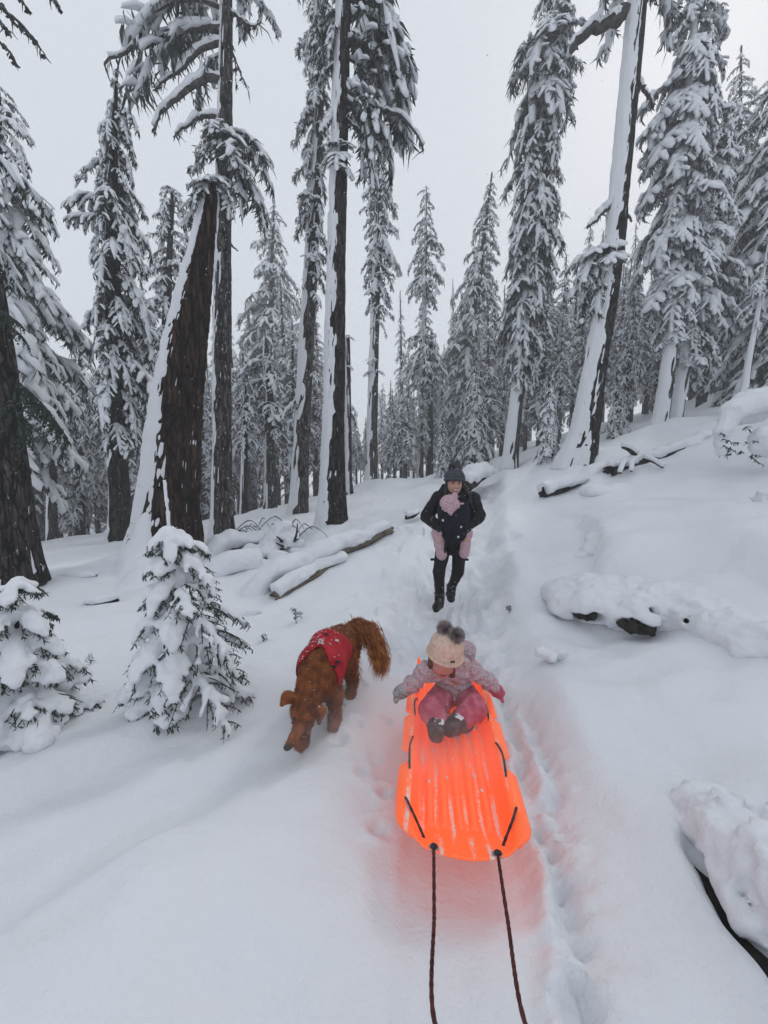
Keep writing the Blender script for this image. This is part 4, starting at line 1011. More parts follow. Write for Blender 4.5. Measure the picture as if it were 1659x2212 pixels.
for k in range(26):
    q = P(rf.uniform(500, 640), rf.uniform(1120, 1150), 7.6 + rf.uniform(-.4, .5)); q[2] = min(q[2], float(base_h(q[0], q[1])) + 0.02)
    l = rf.uniform(.35, 1.0); a = rf.uniform(0, 6.28)
    e = q + np.array([math.cos(a) * l, math.sin(a) * l * .6, rf.uniform(0, .25)]); m = (q + e) / 2 + np.array([0, 0, rf.uniform(.12, .38)])
    pp = resample(np.array([q, m, e]), 10)
    b.add(*tube(pp, np.linspace(.016, .005, 10), 5)); s_.add(*tube(pp + np.array([0, 0, .016]), np.linspace(.017, .008, 10), 5))
tag(b.build('twigs', M['twig'], br, True, bo), kind='stuff'); tag(s_.build('snow', M['snow'], br, True, bo), kind='stuff')
lump('snow_mound', 'lumpy snow heap between the fallen logs and the leaning trunk', [pebble(540, 1190, 6.6, .16), pebble(572, 1198, 6.5, .2), pebble(640, 1190, 6.8, .15), pebble(600, 1205, 6.3, .16), pebble(560, 1218, 6.1, .13)], .025, .1, .03, 6, 5)
lump('dark_hollow', 'dark earthy hollow with roots under the snow heap by the logs', [('e', P(575, 1212, 6.28), (.16, .10, .06)), ('e', P(598, 1209, 6.25), (.1, .1, .05))], .015, .05, .02, 12, 6, 'soil', 'hollow')
lump('snow_mound', 'rounded snow boulder below the stubbed log on the right slope', [pebble(1285, 1062, 7.0, .22), pebble(1316, 1072, 6.9, .18), pebble(1268, 1058, 7.1, .12), pebble(1335, 1060, 7.0, .2), pebble(1370, 1062, 7.0, .2, .5)], .025, .12, .015, 5, 7)
# the arch of snow on the right edge
def chain(pts, rads, k=None):
    o = []
    for (a, ra), (b_, rb) in zip(zip(pts[:-1], rads[:-1]), zip(pts[1:], rads[1:])):
        o.append(('c', a, b_, ra, rb))
    return o
arch = [P(1556, 975, 6.6), P(1562, 930, 6.5), P(1585, 890, 6.5), P(1620, 868, 6.5), P(1665, 862, 6.5), P(1720, 880, 6.6), P(1760, 950, 6.7)]
sa = empty('snow_covered_bush', arch[0], 'bent bush under a thick smooth arch of snow at the right edge', 'bush'); so_ = arch[0]
V, T, Q = sdf_mesh(chain(arch, [.06, .11, .16, .19, .2, .2, .2]) + [('e', P(1650, 940, 6.4), (.18, .2, .16)), ('e', P(1660, 970, 6.4), (.25, .2, .14)), ('e', P(1600, 905, 6.7), (.12, .12, .10)), ('e', P(1625, 890, 6.75), (.3, .15, .2))], .02, .1, lambda x, y, z: fbm(x * 5, y * 5, z * 5, 9, 3) * .035)
mesh('snow', V - so_, T, Q, M['snow'], sa)
b, lf = Bag(), Bag()
for k in range(22):
    q = P(rf.uniform(1560, 1650), rf.uniform(915, 985), 6.5 + rf.uniform(-.2, .3)); e = q + rf.normal(0, .12, 3) + np.array([-.05, 0, -.02])
    pp = resample(np.array([q, (q + e) / 2 + rf.normal(0, .02, 3), e]), 6); b.add(*tube(pp, np.linspace(.012, .004, 6), 5)); lf.add(*sprays(pp, 12, .07, .008, rf, .5))
tag(b.build('twigs', M['twig'], sa, True, so_), kind='stuff'); tag(lf.build('needles', M['needles'], sa, False, so_), kind='stuff')
lump('snow_covered_bush', 'grey rimed clump cut off by the right edge below the snow arch', [('e', P(1662, 1085, 4.6), (.14, .16, .16)), ('e', P(1650, 1108, 4.5), (.10, .12, .08)), ('e', P(1690, 1095, 4.6), (.16, .16, .18))], .015, .06, .04, 11, 15, 'plaster', 'bush')
# broken snow ledge on the right with dark hollows under its lip
LIP = [(1238, 1318, .05), (1262, 1306, .10), (1300, 1300, .12), (1345, 1296, .12), (1362, 1322, .09), (1398, 1328, .09), (1425, 1316, .11), (1470, 1314, .12), (1530, 1318, .12), (1572, 1338, .10), (1600, 1362, .08), (1635, 1376, .09), (1680, 1390, .10), (1730, 1404, .10)]
def ghit(u, v, lift=0.0):
    """where the line of sight meets the snow surface (plus a lift)"""
    r = ray(u, v); t = np.linspace(0.8, 40, 4000); X = r[None] * t[:, None]
    m = np.nonzero(CAMH + X[:, 2] < base_h(X[:, 0], X[:, 1]) + lift)[0]
    q = X[m[0]] + np.array([0, 0, CAMH]); return q
def lp(u, v, r, up=0.02):
    return ghit(u, v, r * .6 + up + 0.05)
pr = []
for u, v, r in LIP:
    q = lp(u, v, r); pr.append(('e', q + [0, .02, 0], (r * 1.25, r * 1.1, r * .75)))
    for kx, ky, kz in ((.02, .20, -.01), (.05, .42, -.04)):
        x, y = q[0] + kx, q[1] + ky; pr.append(('e', (x, y, max(float(base_h(x, y)) + .03, q[2] - .06) + kz), (r * 2.6, r * 2.4, r * 1.5)))
for (u, v, r) in [(1345, 1330, .05), (1372, 1345, .045), (1408, 1350, .045), (1418, 1362, .03), (1360, 1340, .05), (1560, 1352, .05), (1588, 1378, .04), (1606, 1410, .05)]:
    pr.append(('e', lp(u, v, r, 0), (r, r, r * .9)))
HOL = [(1270, 1328, .10, .055, 'small dark hollow under the left end of the snow ledge'), (1376, 1318, .035, .09, 'thin upright dark slit in the middle of the snow ledge'), (1390, 1358, .13, .05, 'dark V-shaped hollow under the middle of the snow ledge'), (1504, 1336, .16, .06, 'wide dark hollow under the right part of the snow ledge'), (1590, 1376, .06, .07, 'narrow dark slit where the snow ledge turns downhill')]
HC = [ghit(u, v, rz * .8) for u, v, rx, rz, lb in HOL]
for q, (u, v, rx, rz, lb) in zip(HC, HOL):
    pr.append(('e', q + [0, -.02, 0], (rx * 1.05, .24, rz * 1.15), dict(cut=True, k=.025)))
lump('snow_ledge', 'overhanging broken snow ledge with dark hollows on the right bank', pr, .016, .08, .028, 8, 21)
for q, (u, v, rx, rz, lb) in zip(HC, HOL):
    lump('dark_hollow', lb, [('e', q + [0, .10, 0], (rx * 1.15, .17, rz * 1.25)), ('e', q + [rx * .4, .12, .01], (rx * .6, .16, rz))], .011, .03, .018, 18, int(u), 'soil', 'hollow')
lump('snow_ledge', 'small crumbling snow shelf above the broken ledge', [('e', lp(u, v, r, -.09), (r * 1.2, r * 1.6, r * .7)) for u, v, r in [(1228, 1212, .05), (1250, 1200, .07), (1280, 1190, .09), (1310, 1180, .10), (1350, 1172, .12), (1300, 1168, .14), (1400, 1172, .14), (1450, 1172, .14)]], .02, .12, .02, 6, 25)
lump('snow_mound', 'little pitted snow lump beside the trail right of the child', [('e', lp(u, v, r), (r * 1.2, r, r * .8)) for u, v, r in [(1172, 1410, .05), (1190, 1418, .045), (1215, 1412, .05)]], .010, .03, .02, 14, 26)
# the bank at the lower right
pr = []
gl = np.array(GAP); 
for k in range(15):
    f = k / 14 * (len(gl) - 1); i0 = min(int(f), len(gl) - 2); q = gl[i0] * (1 - (f - i0)) + gl[i0 + 1] * (f - i0)
    r = rf.uniform(.045, .075); x, y = q[0] + .085 + rf.normal(0, .02), q[1] + .035
    h = h1(x, y); pr.append(('e', (x, y, h - .012), (r, r * 1.1, r * .8))); h = h1(x + .12, y + .07); pr.append(('e', (x + .12, y + .07, h - .065), (r * 2.4, r * 2.4, r * 1.1)))
lump('snow_ledge', 'crumbling snow edge over a dark crack at the lower right corner', pr, .013, .06, .026, 12, 27)
sp = [np.array([q[0] + .005, q[1], h1(q[0], q[1]) + .0]) for q in gl[1:]]
b = Bag(); b.add(*tube(resample(np.array(sp), 40), .062, 12, (0, 0, 1), lambda th, s, r_: r_ * .45 * fbm(np.cos(th) * 2, np.sin(th) * 2, s * 9, 4, 3)))
o = b.build('dark_crack', M['soil'], None, True, sp[0]); o.location = sp[0]; tag(o, 'dark earth showing in the crack below the snow edge at the lower right', 'crack')

# ------------------------------------------------------------------ snow-smothered saplings close by
def sapling(label, base, height, tiers, leader, seed):
    """tiers: (height fraction, azimuth deg, length, snow radius, droop)"""
    r = np.random.default_rng(seed); base = np.asarray(base, float)
    root = empty('young_fir_tree', base, label, 'tree')
    st = np.stack([r.normal(0, .008, 9), r.normal(0, .008, 9), np.linspace(-.15, height, 9)], 1)
    V, T, Q = tube(st, np.linspace(.026, .008, 9), 8); mesh('trunk', V, T, Q, M['bark'], root)
    wood, leaf = Bag(), Bag(); pr = []
    for hf, a, L, sr, dr in tiers:
        a = R(a); t = np.linspace(0, 1, 8); d = np.array([math.cos(a), math.sin(a), 0])
        p = np.array([0, 0, hf * height]) + d * (L * t * (1 - .2 * dr * t))[:, None] + np.array([0, 0, 1.]) * (L * (.12 * t - dr * t * t))[:, None]
        wood.add(*tube(p, np.linspace(.010, .003, 8), 5))
        leaf.add(*sprays(p[1:], 34, .040, .0045, r, .65))
        for s in (-1, 1):
            for q in (.3, .45, .6, .75, .9):
                a2 = a + s * R(r.uniform(35, 65)); l2 = L * .42 * (1.15 - q) * r.uniform(.8, 1.3) + .03
                b0 = np.array([np.interp(q, t, p[:, k]) for k in range(3)])
                tt = np.linspace(0, 1, 5); pp = b0 + np.array([math.cos(a2), math.sin(a2), 0]) * (l2 * tt)[:, None] + np.array([0, 0, -1.]) * (l2 * .55 * tt * tt)[:, None]
                wood.add(*tube(pp, np.linspace(.005, .002, 5), 4)); leaf.add(*sprays(pp, 15, .038, .0045, r, .6))
        if sr > 0:
            for i0 in range(1, 7):
                w0, w1 = [sr * .78 * (1.15 - .6 * t[j_]) * r.uniform(.75, 1.2) for j_ in (i0, i0 + 1)]
                pr.append(('c', p[i0] + [0, 0, w0 * .55], p[i0 + 1] + [0, 0, w1 * .55], w0, w1))
            for s in (-1, 1):
                for q in (.35, .6, .8):
                    a2 = a + s * R(r.uniform(35, 65)); l2 = L * .40 * (1.15 - q); b0 = np.array([np.interp(q, t, p[:, k]) for k in range(3)])
                    e0 = b0 + np.array([math.cos(a2), math.sin(a2), -.5]) * l2; pr.append(('c', b0 + [0, 0, sr * .3], e0 + [0, 0, sr * .2], sr * .52, sr * .34))
    V, T, Q = sdf_mesh(pr, .013, .022, lambda x, y, z: fbm(x * 20, y * 20, z * 20, seed, 3) * .012)
    cr = tag(leaf.build('crown', M['needles_near'], root, False), kind='stuff'); tag(wood.build('branches', M['twig'], cr), kind='stuff')
    tag(mesh('snow_load', V, T, Q, M['snow'], cr), kind='stuff')
    if leader:
        pp = np.array([(0, 0, height - .02), (-.005, 0, height + leader * .5), (-.012, .0, height + leader)])
        V, T, Q = tube(resample(pp, 12), np.linspace(.008, .004, 12), 6); ld = mesh('leader', V, T, Q, M['twig'], root)
        V, T, Q = tube(resample(pp, 30) + np.array([-.004, -.004, 0]), .010, 8, (1, 0, 0), lambda th, s, r_: r_ * (.5 * noise(s * 40, np.cos(th) * 2, np.sin(th) * 2, 3) + .3 * np.cos(th - R(200)))); mesh('snow', V, T, Q, M['snow'], ld)
    return root
q = flat_hit(392, 1530, -0.02); q[2] = h1(q[0], q[1])
TI = []
for hf, n_, L, sr, dr, a0 in ((.97, 5, .17, .035, .75, 20), (.84, 5, .19, .042, .7, 60), (.70, 6, .25, .050, .75, 10), (.54, 6, .29, .055, .7, 40), (.37, 6, .33, .058, .7, 5), (.20, 6, .35, .065, .55, 30), (.06, 5, .32, .085, .3, 0)):
    for k in range(n_):
        a = a0 + k * 360 / n_ + rf.uniform(-14, 14)
        right = math.cos(R(a)) > 0.55
        TI.append((hf + rf.uniform(-.03, .03), a, L * rf.uniform(.85, 1.2) * (1.38 if right else .86), sr * (0.5 if right and hf < .75 else 1.1) * rf.uniform(.85, 1.3), dr * rf.uniform(.7, 1.2)))
sapling('snow-smothered young fir with a bare leader shoot, in front of the snag', q, 1.10, TI, 0.33, 41)
q = flat_hit(62, 1590, -0.12); q[2] = h1(q[0], q[1])
TI = []
for hf, n_, L, sr, dr, a0 in ((.98, 4, .14, .035, .5, 20), (.80, 5, .20, .05, .5, 60), (.62, 5, .27, .06, .55, 10), (.44, 6, .31, .065, .5, 40), (.26, 6, .33, .085, .4, 5), (.08, 6, .32, .10, .2, 30)):
    for k in range(n_):
        a = a0 + k * 360 / n_ + rf.uniform(-14, 14)
        TI.append((hf + rf.uniform(-.03, .03), a, L * rf.uniform(.85, 1.2), sr * rf.choice([0.5, 1.0, 1.1]) * rf.uniform(.85, 1.2), dr * rf.uniform(.7, 1.2)))
sapling('green-needled snowy young fir at the lower left edge', q, 0.86, TI, 0, 42)
# --- little sprigs poking out of the snow
def sprig(label, u, v, hgt, n, seed, snow=True):
    r = np.random.default_rng(seed)
    q = ghit(u, v); q[2] = h1(q[0], q[1])
    root = empty('seedling', q, label, 'seedling'); b, lf, s_ = Bag(), Bag(), Bag()
    st = np.array([(0, 0, -.05), (r.normal(0, .01), 0, hgt * .5), (r.normal(0, .02), 0, hgt)]); b.add(*tube(resample(st, 6), np.linspace(.006, .003, 6), 5))
    for k in range(n):
        z = hgt * r.uniform(.3, 1); a = r.uniform(0, 6.28); l = hgt * .35 * r.uniform(.6, 1.2)
        pp = np.array([(0, 0, z), (math.cos(a) * l * .6, math.sin(a) * l * .6, z + .01), (math.cos(a) * l, math.sin(a) * l, z - .01)]); b.add(*tube(pp, [.004, .003, .002], 4)); lf.add(*sprays(pp, 14, .022, .004, r, .4))
        if snow: s_.add(*finger(resample(pp + np.array([0, 0, .006]), 4), .012, .010, 6, r))
    b.build('stem', M['twig'], root); tag(lf.build('leaves', M['needles_near'], root, False), kind='stuff')
    if snow and n: tag(s_.build('snow', M['snow'], root), kind='stuff')
sprig('tiny snow-dusted seedling behind the dog, left of its back', 640, 1345, .17, 9, 51)
sprig('low snow-capped sprig by the trail left of the dog', 570, 1385, .08, 8, 52)
sprig('thin bare sprig right of the trail, level with the boots of the woman', 1100, 1312, .09, 4, 53, False)
sprig('short twig standing between the snag foot and the logs', 480, 1345, .10, 5, 56)
sprig('sprig in the snow left of the two young firs', 195, 1430, .08, 6, 57)
# ------------------------------------------------------------------ the orange sled
m_, ns, ls, bs = new_mat('orange_plastic')
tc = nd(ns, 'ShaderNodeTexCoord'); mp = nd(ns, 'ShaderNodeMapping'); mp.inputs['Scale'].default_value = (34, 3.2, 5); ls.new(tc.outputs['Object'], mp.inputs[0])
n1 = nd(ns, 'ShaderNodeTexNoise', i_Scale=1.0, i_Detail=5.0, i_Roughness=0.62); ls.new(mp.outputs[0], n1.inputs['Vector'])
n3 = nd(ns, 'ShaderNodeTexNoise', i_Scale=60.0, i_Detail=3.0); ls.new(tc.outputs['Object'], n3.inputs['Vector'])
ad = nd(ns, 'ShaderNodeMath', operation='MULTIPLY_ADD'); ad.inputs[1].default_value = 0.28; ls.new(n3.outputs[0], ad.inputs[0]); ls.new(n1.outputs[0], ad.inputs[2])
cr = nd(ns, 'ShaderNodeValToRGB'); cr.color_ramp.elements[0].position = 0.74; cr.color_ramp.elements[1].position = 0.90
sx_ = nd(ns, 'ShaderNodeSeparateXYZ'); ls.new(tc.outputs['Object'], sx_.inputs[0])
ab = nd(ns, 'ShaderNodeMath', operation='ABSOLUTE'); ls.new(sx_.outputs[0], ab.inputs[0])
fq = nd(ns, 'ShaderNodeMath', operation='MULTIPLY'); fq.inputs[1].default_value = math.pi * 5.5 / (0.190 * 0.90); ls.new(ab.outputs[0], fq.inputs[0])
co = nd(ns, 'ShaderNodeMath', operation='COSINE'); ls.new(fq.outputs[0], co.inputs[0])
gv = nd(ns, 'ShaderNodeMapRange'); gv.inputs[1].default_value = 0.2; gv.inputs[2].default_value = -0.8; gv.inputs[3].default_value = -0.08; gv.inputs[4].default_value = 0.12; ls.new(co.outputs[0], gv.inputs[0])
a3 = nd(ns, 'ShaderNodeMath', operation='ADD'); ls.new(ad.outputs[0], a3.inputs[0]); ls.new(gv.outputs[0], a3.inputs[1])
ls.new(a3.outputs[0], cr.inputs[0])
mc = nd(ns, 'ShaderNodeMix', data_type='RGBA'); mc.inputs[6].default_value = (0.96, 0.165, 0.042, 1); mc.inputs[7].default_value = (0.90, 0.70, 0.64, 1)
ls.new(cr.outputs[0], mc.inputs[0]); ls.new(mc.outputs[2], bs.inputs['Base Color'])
bs.inputs['Roughness'].default_value = 0.38; bs.inputs['Specular IOR Level'].default_value = 0.35
bs.inputs['Emission Color'].default_value = (1.0, 0.105, 0.028, 1)        # added glow standing in for fluorescent plastic, tints the nearby snow orange
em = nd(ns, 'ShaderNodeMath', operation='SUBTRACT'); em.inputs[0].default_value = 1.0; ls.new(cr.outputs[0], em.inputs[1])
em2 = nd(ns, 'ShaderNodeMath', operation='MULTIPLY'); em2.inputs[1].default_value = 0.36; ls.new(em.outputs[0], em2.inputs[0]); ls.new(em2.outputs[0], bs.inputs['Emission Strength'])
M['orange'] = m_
M['rope_dark'] = mat_noise('dark_cord', (0.02, 0.018, 0.02), (0.08, 0.06, 0.06), 120, 0.8, 0.6, 300)
M['rope_red'] = mat_noise('red_rope', (0.025, 0.006, 0.008), (0.16, 0.03, 0.03), 150, 0.8, 0.8, 260, 3, 0.4, 0.6)
M['grommet'] = mat_plain('grommet', (0.35, 0.30, 0.30), 0.4)

SY0, SLEN = 1.30, 1.20
YAW = -math.atan2(0.13, 1.19)
sled = empty('sled', (0.300, SY0, 0.012), 'bright orange plastic toboggan sliding down the trail towards the viewer', 'sled')
sled.rotation_euler = (0, 0, YAW)
def lobes(s):
    """how far the side lip reaches out along the sled"""
    w = 0.0
    for a, b, h in ((0.005, 0.36, 0.056), (0.45, 0.72, 0.050), (0.76, 1.02, 0.046)):
        w = np.maximum(w, h * sst(a - 0.012, a + 0.02, s) * sst(b + 0.03, b - 0.004, s))
    return w
ns_, nv_ = 130, 90
s = np.linspace(0, SLEN, ns_)[:, None]; v = np.linspace(-1, 1, nv_)[None]
av = np.abs(v); sg = np.sign(v)
front = np.clip(1 - s / 0.15, 0, 1); rear = np.clip((s - 1.06) / 0.14, 0, 1)
wf = 0.190 * (1 - 0.15 * front ** 2.2) * (1 - 0.10 * rear ** 2)
hw = 0.085 + 0.02 * np.sin(np.clip(s / SLEN, 0, 1) * math.pi) + 0.03 * rear
a1, a2 = 0.66, 0.84
fx = np.clip(av / a1, 0, 1); wx = np.clip((av - a1) / (a2 - a1), 0, 1); lx = np.clip((av - a2) / (1 - a2), 0, 1)
rib = 0.011 * np.tanh(3 * np.cos(fx * math.pi * 5.5)) * (fx < 1) * (1 - sst(.86, .98, fx)) * sst(0.13, 0.2, s) * sst(1.15, 1.08, s)
lipw = (0.012 + lobes(s)) * (1 - 0.25 * front ** 4)
X = sg * (wf * fx + 0.042 * wx ** 0.8 + lipw * lx)
ze = 0.112 * front ** 1.35 + 0.12 * rear ** 1.8
Zs = ze + rib + hw * sst(0, 1, wx) * (1 - 0.80 * front ** 1.6) * (1 - 0.3 * rear) + 0.006 * np.sin(lx * math.pi) - 0.016 * lx ** 3
Y = s - 0.075 * front ** 2 * (1 - (X / 0.26) ** 2) + 0.05 * rear ** 2 * (1 - (X / 0.26) ** 2)
X = X * 0.90
Vs = np.stack([X + 0 * s, Y + 0 * v, Zs + 0.012], -1).reshape(-1, 3)
i = np.arange(ns_ - 1)[:, None] * nv_; j = np.arange(nv_ - 1)[None]
Qs = np.stack([i + j, i + j + 1, i + nv_ + j + 1, i + nv_ + j], -1).reshape(-1, 4)
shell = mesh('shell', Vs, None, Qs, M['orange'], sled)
so = shell.modifiers.new('thickness', 'SOLIDIFY'); so.thickness = 0.006; so.offset = -1
def sp(s_, x_, up=0.0):
    """point on the sled's surface at length s_ and side offset x_"""
    k = int(round(s_ / SLEN * (ns_ - 1))); row = Vs.reshape(ns_, nv_, 3)[k]
    jj = int(np.argmin(np.abs(row[:, 0] - x_))); p = row[jj].copy(); p[2] += up; return p
for sd in (-1, 1):
    for (sa_, xa, sb_, xb) in ((0.055, 0.150, 0.17, 0.224), (0.335, 0.219, 0.54, 0.213), (0.74, 0.205, 0.94, 0.198)):
        a, b_ = sp(sa_, sd * xa, .004), sp(sb_, sd * xb, .004); mdl = (a + b_) / 2 + np.array([sd * .008, 0, .022])
        pp = resample(np.array([a + [0, 0, -.02], a, mdl, b_, b_ + [0, 0, -.02]]), 24)
        V, T, Q = tube(pp, .0052, 8, (1, 0, 0), lambda th, s_, r_: .0007 * np.sin(th * 2 + s_ * 500)); mesh('side_rope', V, T, Q, M['rope_dark'], sled)
sled_w = lambda p: rotz(YAW) @ np.asarray(p) + np.array(sled.location)
inv = lambda p: rotz(-YAW) @ (np.asarray(p) - np.array(sled.location))
for u, sd in ((940, -1), (1135, 1)):
    a = sp(0.012, sd * 0.115, 0.006)
    w1 = inv(P(u, 2212, 0.92)); w2 = inv((0.24 + sd * 0.05, 0.42, 0.62)); w3 = inv((0.24 + sd * 0.02, 0.12, 0.88)); md = (a * .55 + w1 * .45) + np.array([0, 0, -.012])
    pp = resample(np.array([a + [0, .008, -.02], a, md, w1, w2, w3]), 160)
    V, T, Q = tube(pp, .0058, 10, (1, 0, 0), lambda th, s_, r_: .0009 * np.sin(th * 2 + s_ * 420)); mesh('tow_rope', V, T, Q, M['rope_red'], sled)
    V, T, Q = sdf_mesh([('e', a, (.013, .011, .012)), ('e', a + [.006, -.004, .008], (.008, .008, .007)), ('e', a + [-.004, -.008, -.004], (.009, .008, .008))], .002, .004); mesh('knot', V, T, Q, M['rope_dark'], sled)
    ang = np.linspace(0, 2 * math.pi, 25); V, T, Q = tube(np.stack([a[0] + .017 * np.cos(ang), a[1] + .017 * np.sin(ang), a[2] - .004 + .3 * .017 * np.sin(ang) * -1], 1), .0035, 6, (0, 0, 1), None, False); mesh('grommet', V, T, Q, M['grommet'], sled)
# loose snow lying in the sled, round the boots and along the front wall
pr = []
for k in range(46):
    s_ = rf.uniform(.2, 1.0) if k > 18 else rf.uniform(.72, .92); x_ = rf.uniform(-.15, .15) if k > 18 else rf.uniform(.0, .16); r_ = rf.uniform(.004, .012) if k > 18 else rf.uniform(.010, .024)
    pr.append(('e', sled_w(sp(s_, x_)), (r_, r_ * rf.uniform(1, 2.2), r_ * .45)))
V, T, Q = sdf_mesh(pr, .006, .012, lambda x, y, z: fbm(x * 60, y * 60, z * 60, 2, 2) * .003)
o = mesh('loose_snow', V - sled_w((0, .5, 0)), T, Q, M['snow']); o.location = sled_w((0, .5, 0)); tag(o, 'loose powder snow scattered on the floor of the orange sled', None, None, 'stuff')

# ------------------------------------------------------------------ people
M['skin'] = mat_plain('skin', (0.50, 0.28, 0.21), 0.55, 0.3); M['skin_rosy'] = mat_plain('skin_rosy', (0.48, 0.20, 0.16), 0.55, 0.3)
M['black'] = mat_noise('black_jacket', (0.004, 0.004, 0.005), (0.012, 0.012, 0.014), 20, 0.75, 0.5, 60, spec=0.25)
M['leggings'] = mat_noise('black_leggings', (0.004, 0.004, 0.006), (0.010, 0.010, 0.013), 30, 0.7, 0.3, 90, spec=0.25)
M['navy'] = mat_noise('navy_carrier', (0.0025, 0.003, 0.009), (0.006, 0.007, 0.018), 25, 0.8, 0.4, 90)
M['pink_fleece'] = mat_noise('pink_fleece', (0.46, 0.29, 0.33), (0.62, 0.44, 0.48), 60, 0.95, 0.9, 160)
M['grey_knit'] = mat_noise('grey_knit', (0.035, 0.038, 0.05), (0.10, 0.105, 0.125), 70, 0.95, 0.9, 220)
M['cream_knit'] = mat_noise('cream_knit', (0.60, 0.43, 0.34), (0.74, 0.56, 0.46), 40, 0.95, 0.5, 260)
M['mauve_fur'] = mat_noise('mauve_fur', (0.20, 0.165, 0.165), (0.46, 0.40, 0.40), 30, 0.9, 0.0, 40)
M['hair'] = mat_plain('dark_hair', (0.008, 0.006, 0.006), 0.45, 0.4)
M['hair_brown'] = mat_plain('brown_hair', (0.10, 0.035, 0.02), 0.5, 0.4)
M['boot'] = mat_noise('boot_leather', (0.008, 0.008, 0.009), (0.09, 0.088, 0.085), 25, 0.7, 0.5, 80, 4, 0.5, 0.72)
M['boot_brown'] = mat_noise('child_boot', (0.03, 0.02, 0.018), (0.16, 0.125, 0.12), 28, 0.8, 0.5, 90, 4, 0.42, 0.75)
M['white_fur'] = mat_noise('boot_trim', (0.15, 0.15, 0.15), (0.45, 0.45, 0.44), 50, 0.95, 0.6, 120)
M['pink_pants'] = mat_noise('pink_snow_pants', (0.42, 0.06, 0.11), (0.62, 0.20, 0.25), 22, 0.8, 0.5, 50, 5, 0.40, 0.72)
M['teeth'] = mat_plain('teeth', (0.75, 0.72, 0.68), 0.4); M['lips'] = mat_plain('lips', (0.30, 0.07, 0.07), 0.5); M['dark'] = mat_plain('dark_detail', (0.006, 0.005, 0.005), 0.5)
M['steel'] = mat_plain('pale_buckle', (0.6, 0.6, 0.6), 0.35, 0.5)
# floral jacket: pale grey with pink and dark sprigs
m_, ns, ls, bs = new_mat('floral_jacket')
tc = nd(ns, 'ShaderNodeTexCoord'); base = (0.47, 0.35, 0.375, 1)
prev = None
for k, (sc, th, c) in enumerate(((26, 0.25, (0.62, 0.13, 0.20, 1)), (60, 0.27, (0.10, 0.09, 0.12, 1)), (75, 0.2, (0.62, 0.58, 0.60, 1)))):
    vo = nd(ns, 'ShaderNodeTexVoronoi', i_Scale=sc); nz = nd(ns, 'ShaderNodeTexNoise', i_Scale=sc * 1.3, i_Detail=2.0); ls.new(tc.outputs['Object'], nz.inputs['Vector'])
    vm = nd(ns, 'ShaderNodeVectorMath', operation='MULTIPLY_ADD'); vm.inputs[1].default_value = (.05, .05, .05); ls.new(nz.outputs[1], vm.inputs[0]); ls.new(tc.outputs['Object'], vm.inputs[2]); ls.new(vm.outputs[0], vo.inputs['Vector'])
    lt = nd(ns, 'ShaderNodeMath', operation='LESS_THAN'); lt.inputs[1].default_value = th; ls.new(vo.outputs['Distance'], lt.inputs[0])
    mm = nd(ns, 'ShaderNodeMix', data_type='RGBA'); mm.inputs[7].default_value = c
    if prev is None: mm.inputs[6].default_value = base
    else: ls.new(prev.outputs[2], mm.inputs[6])
    ls.new(lt.outputs[0], mm.inputs[0]); prev = mm
ls.new(prev.outputs[2], bs.inputs['Base Color']); bs.inputs['Roughness'].default_value = 0.75
nz = nd(ns, 'ShaderNodeTexNoise', i_Scale=30.0, i_Detail=3.0); ls.new(tc.outputs['Object'], nz.inputs['Vector']); bp = nd(ns, 'ShaderNodeBump', i_Strength=.6, i_Distance=.01); ls.new(nz.outputs[0], bp.inputs['Height']); ls.new(bp.outputs[0], bs.inputs['Normal'])
M['floral'] = m_

def garment(name, prims, vox, k, mat, parent, off, amp=0.0, fr=20, seed=0, smooth=True, fold=None):
    nf = (lambda x, y, z: fbm(x * fr, y * fr, z * fr, seed, 2) * amp + (fold(x, y, z) if fold else 0)) if (amp or fold) else None
    V, T, Q = sdf_mesh(prims, vox, k, nf)
    return mesh(name, V - off, T, Q, M[mat], parent, smooth)

def tufts(c, r, n, ln, wd, rg_, squash=(1, 1, 1)):
    d = rg_.standard_normal((n, 3)); d /= np.linalg.norm(d, axis=1)[:, None]
    p = c + d * r * np.asarray(squash) * .7; t = p + d * (ln * rg_.uniform(.6, 1.3, n))[:, None]
    s_ = np.cross(d, rg_.standard_normal((n, 3))); s_ /= np.linalg.norm(s_, axis=1)[:, None]
    V = np.stack([p - s_ * wd, p + s_ * wd, t], 1).reshape(-1, 3)
    return V, np.arange(3 * n).reshape(-1, 3)

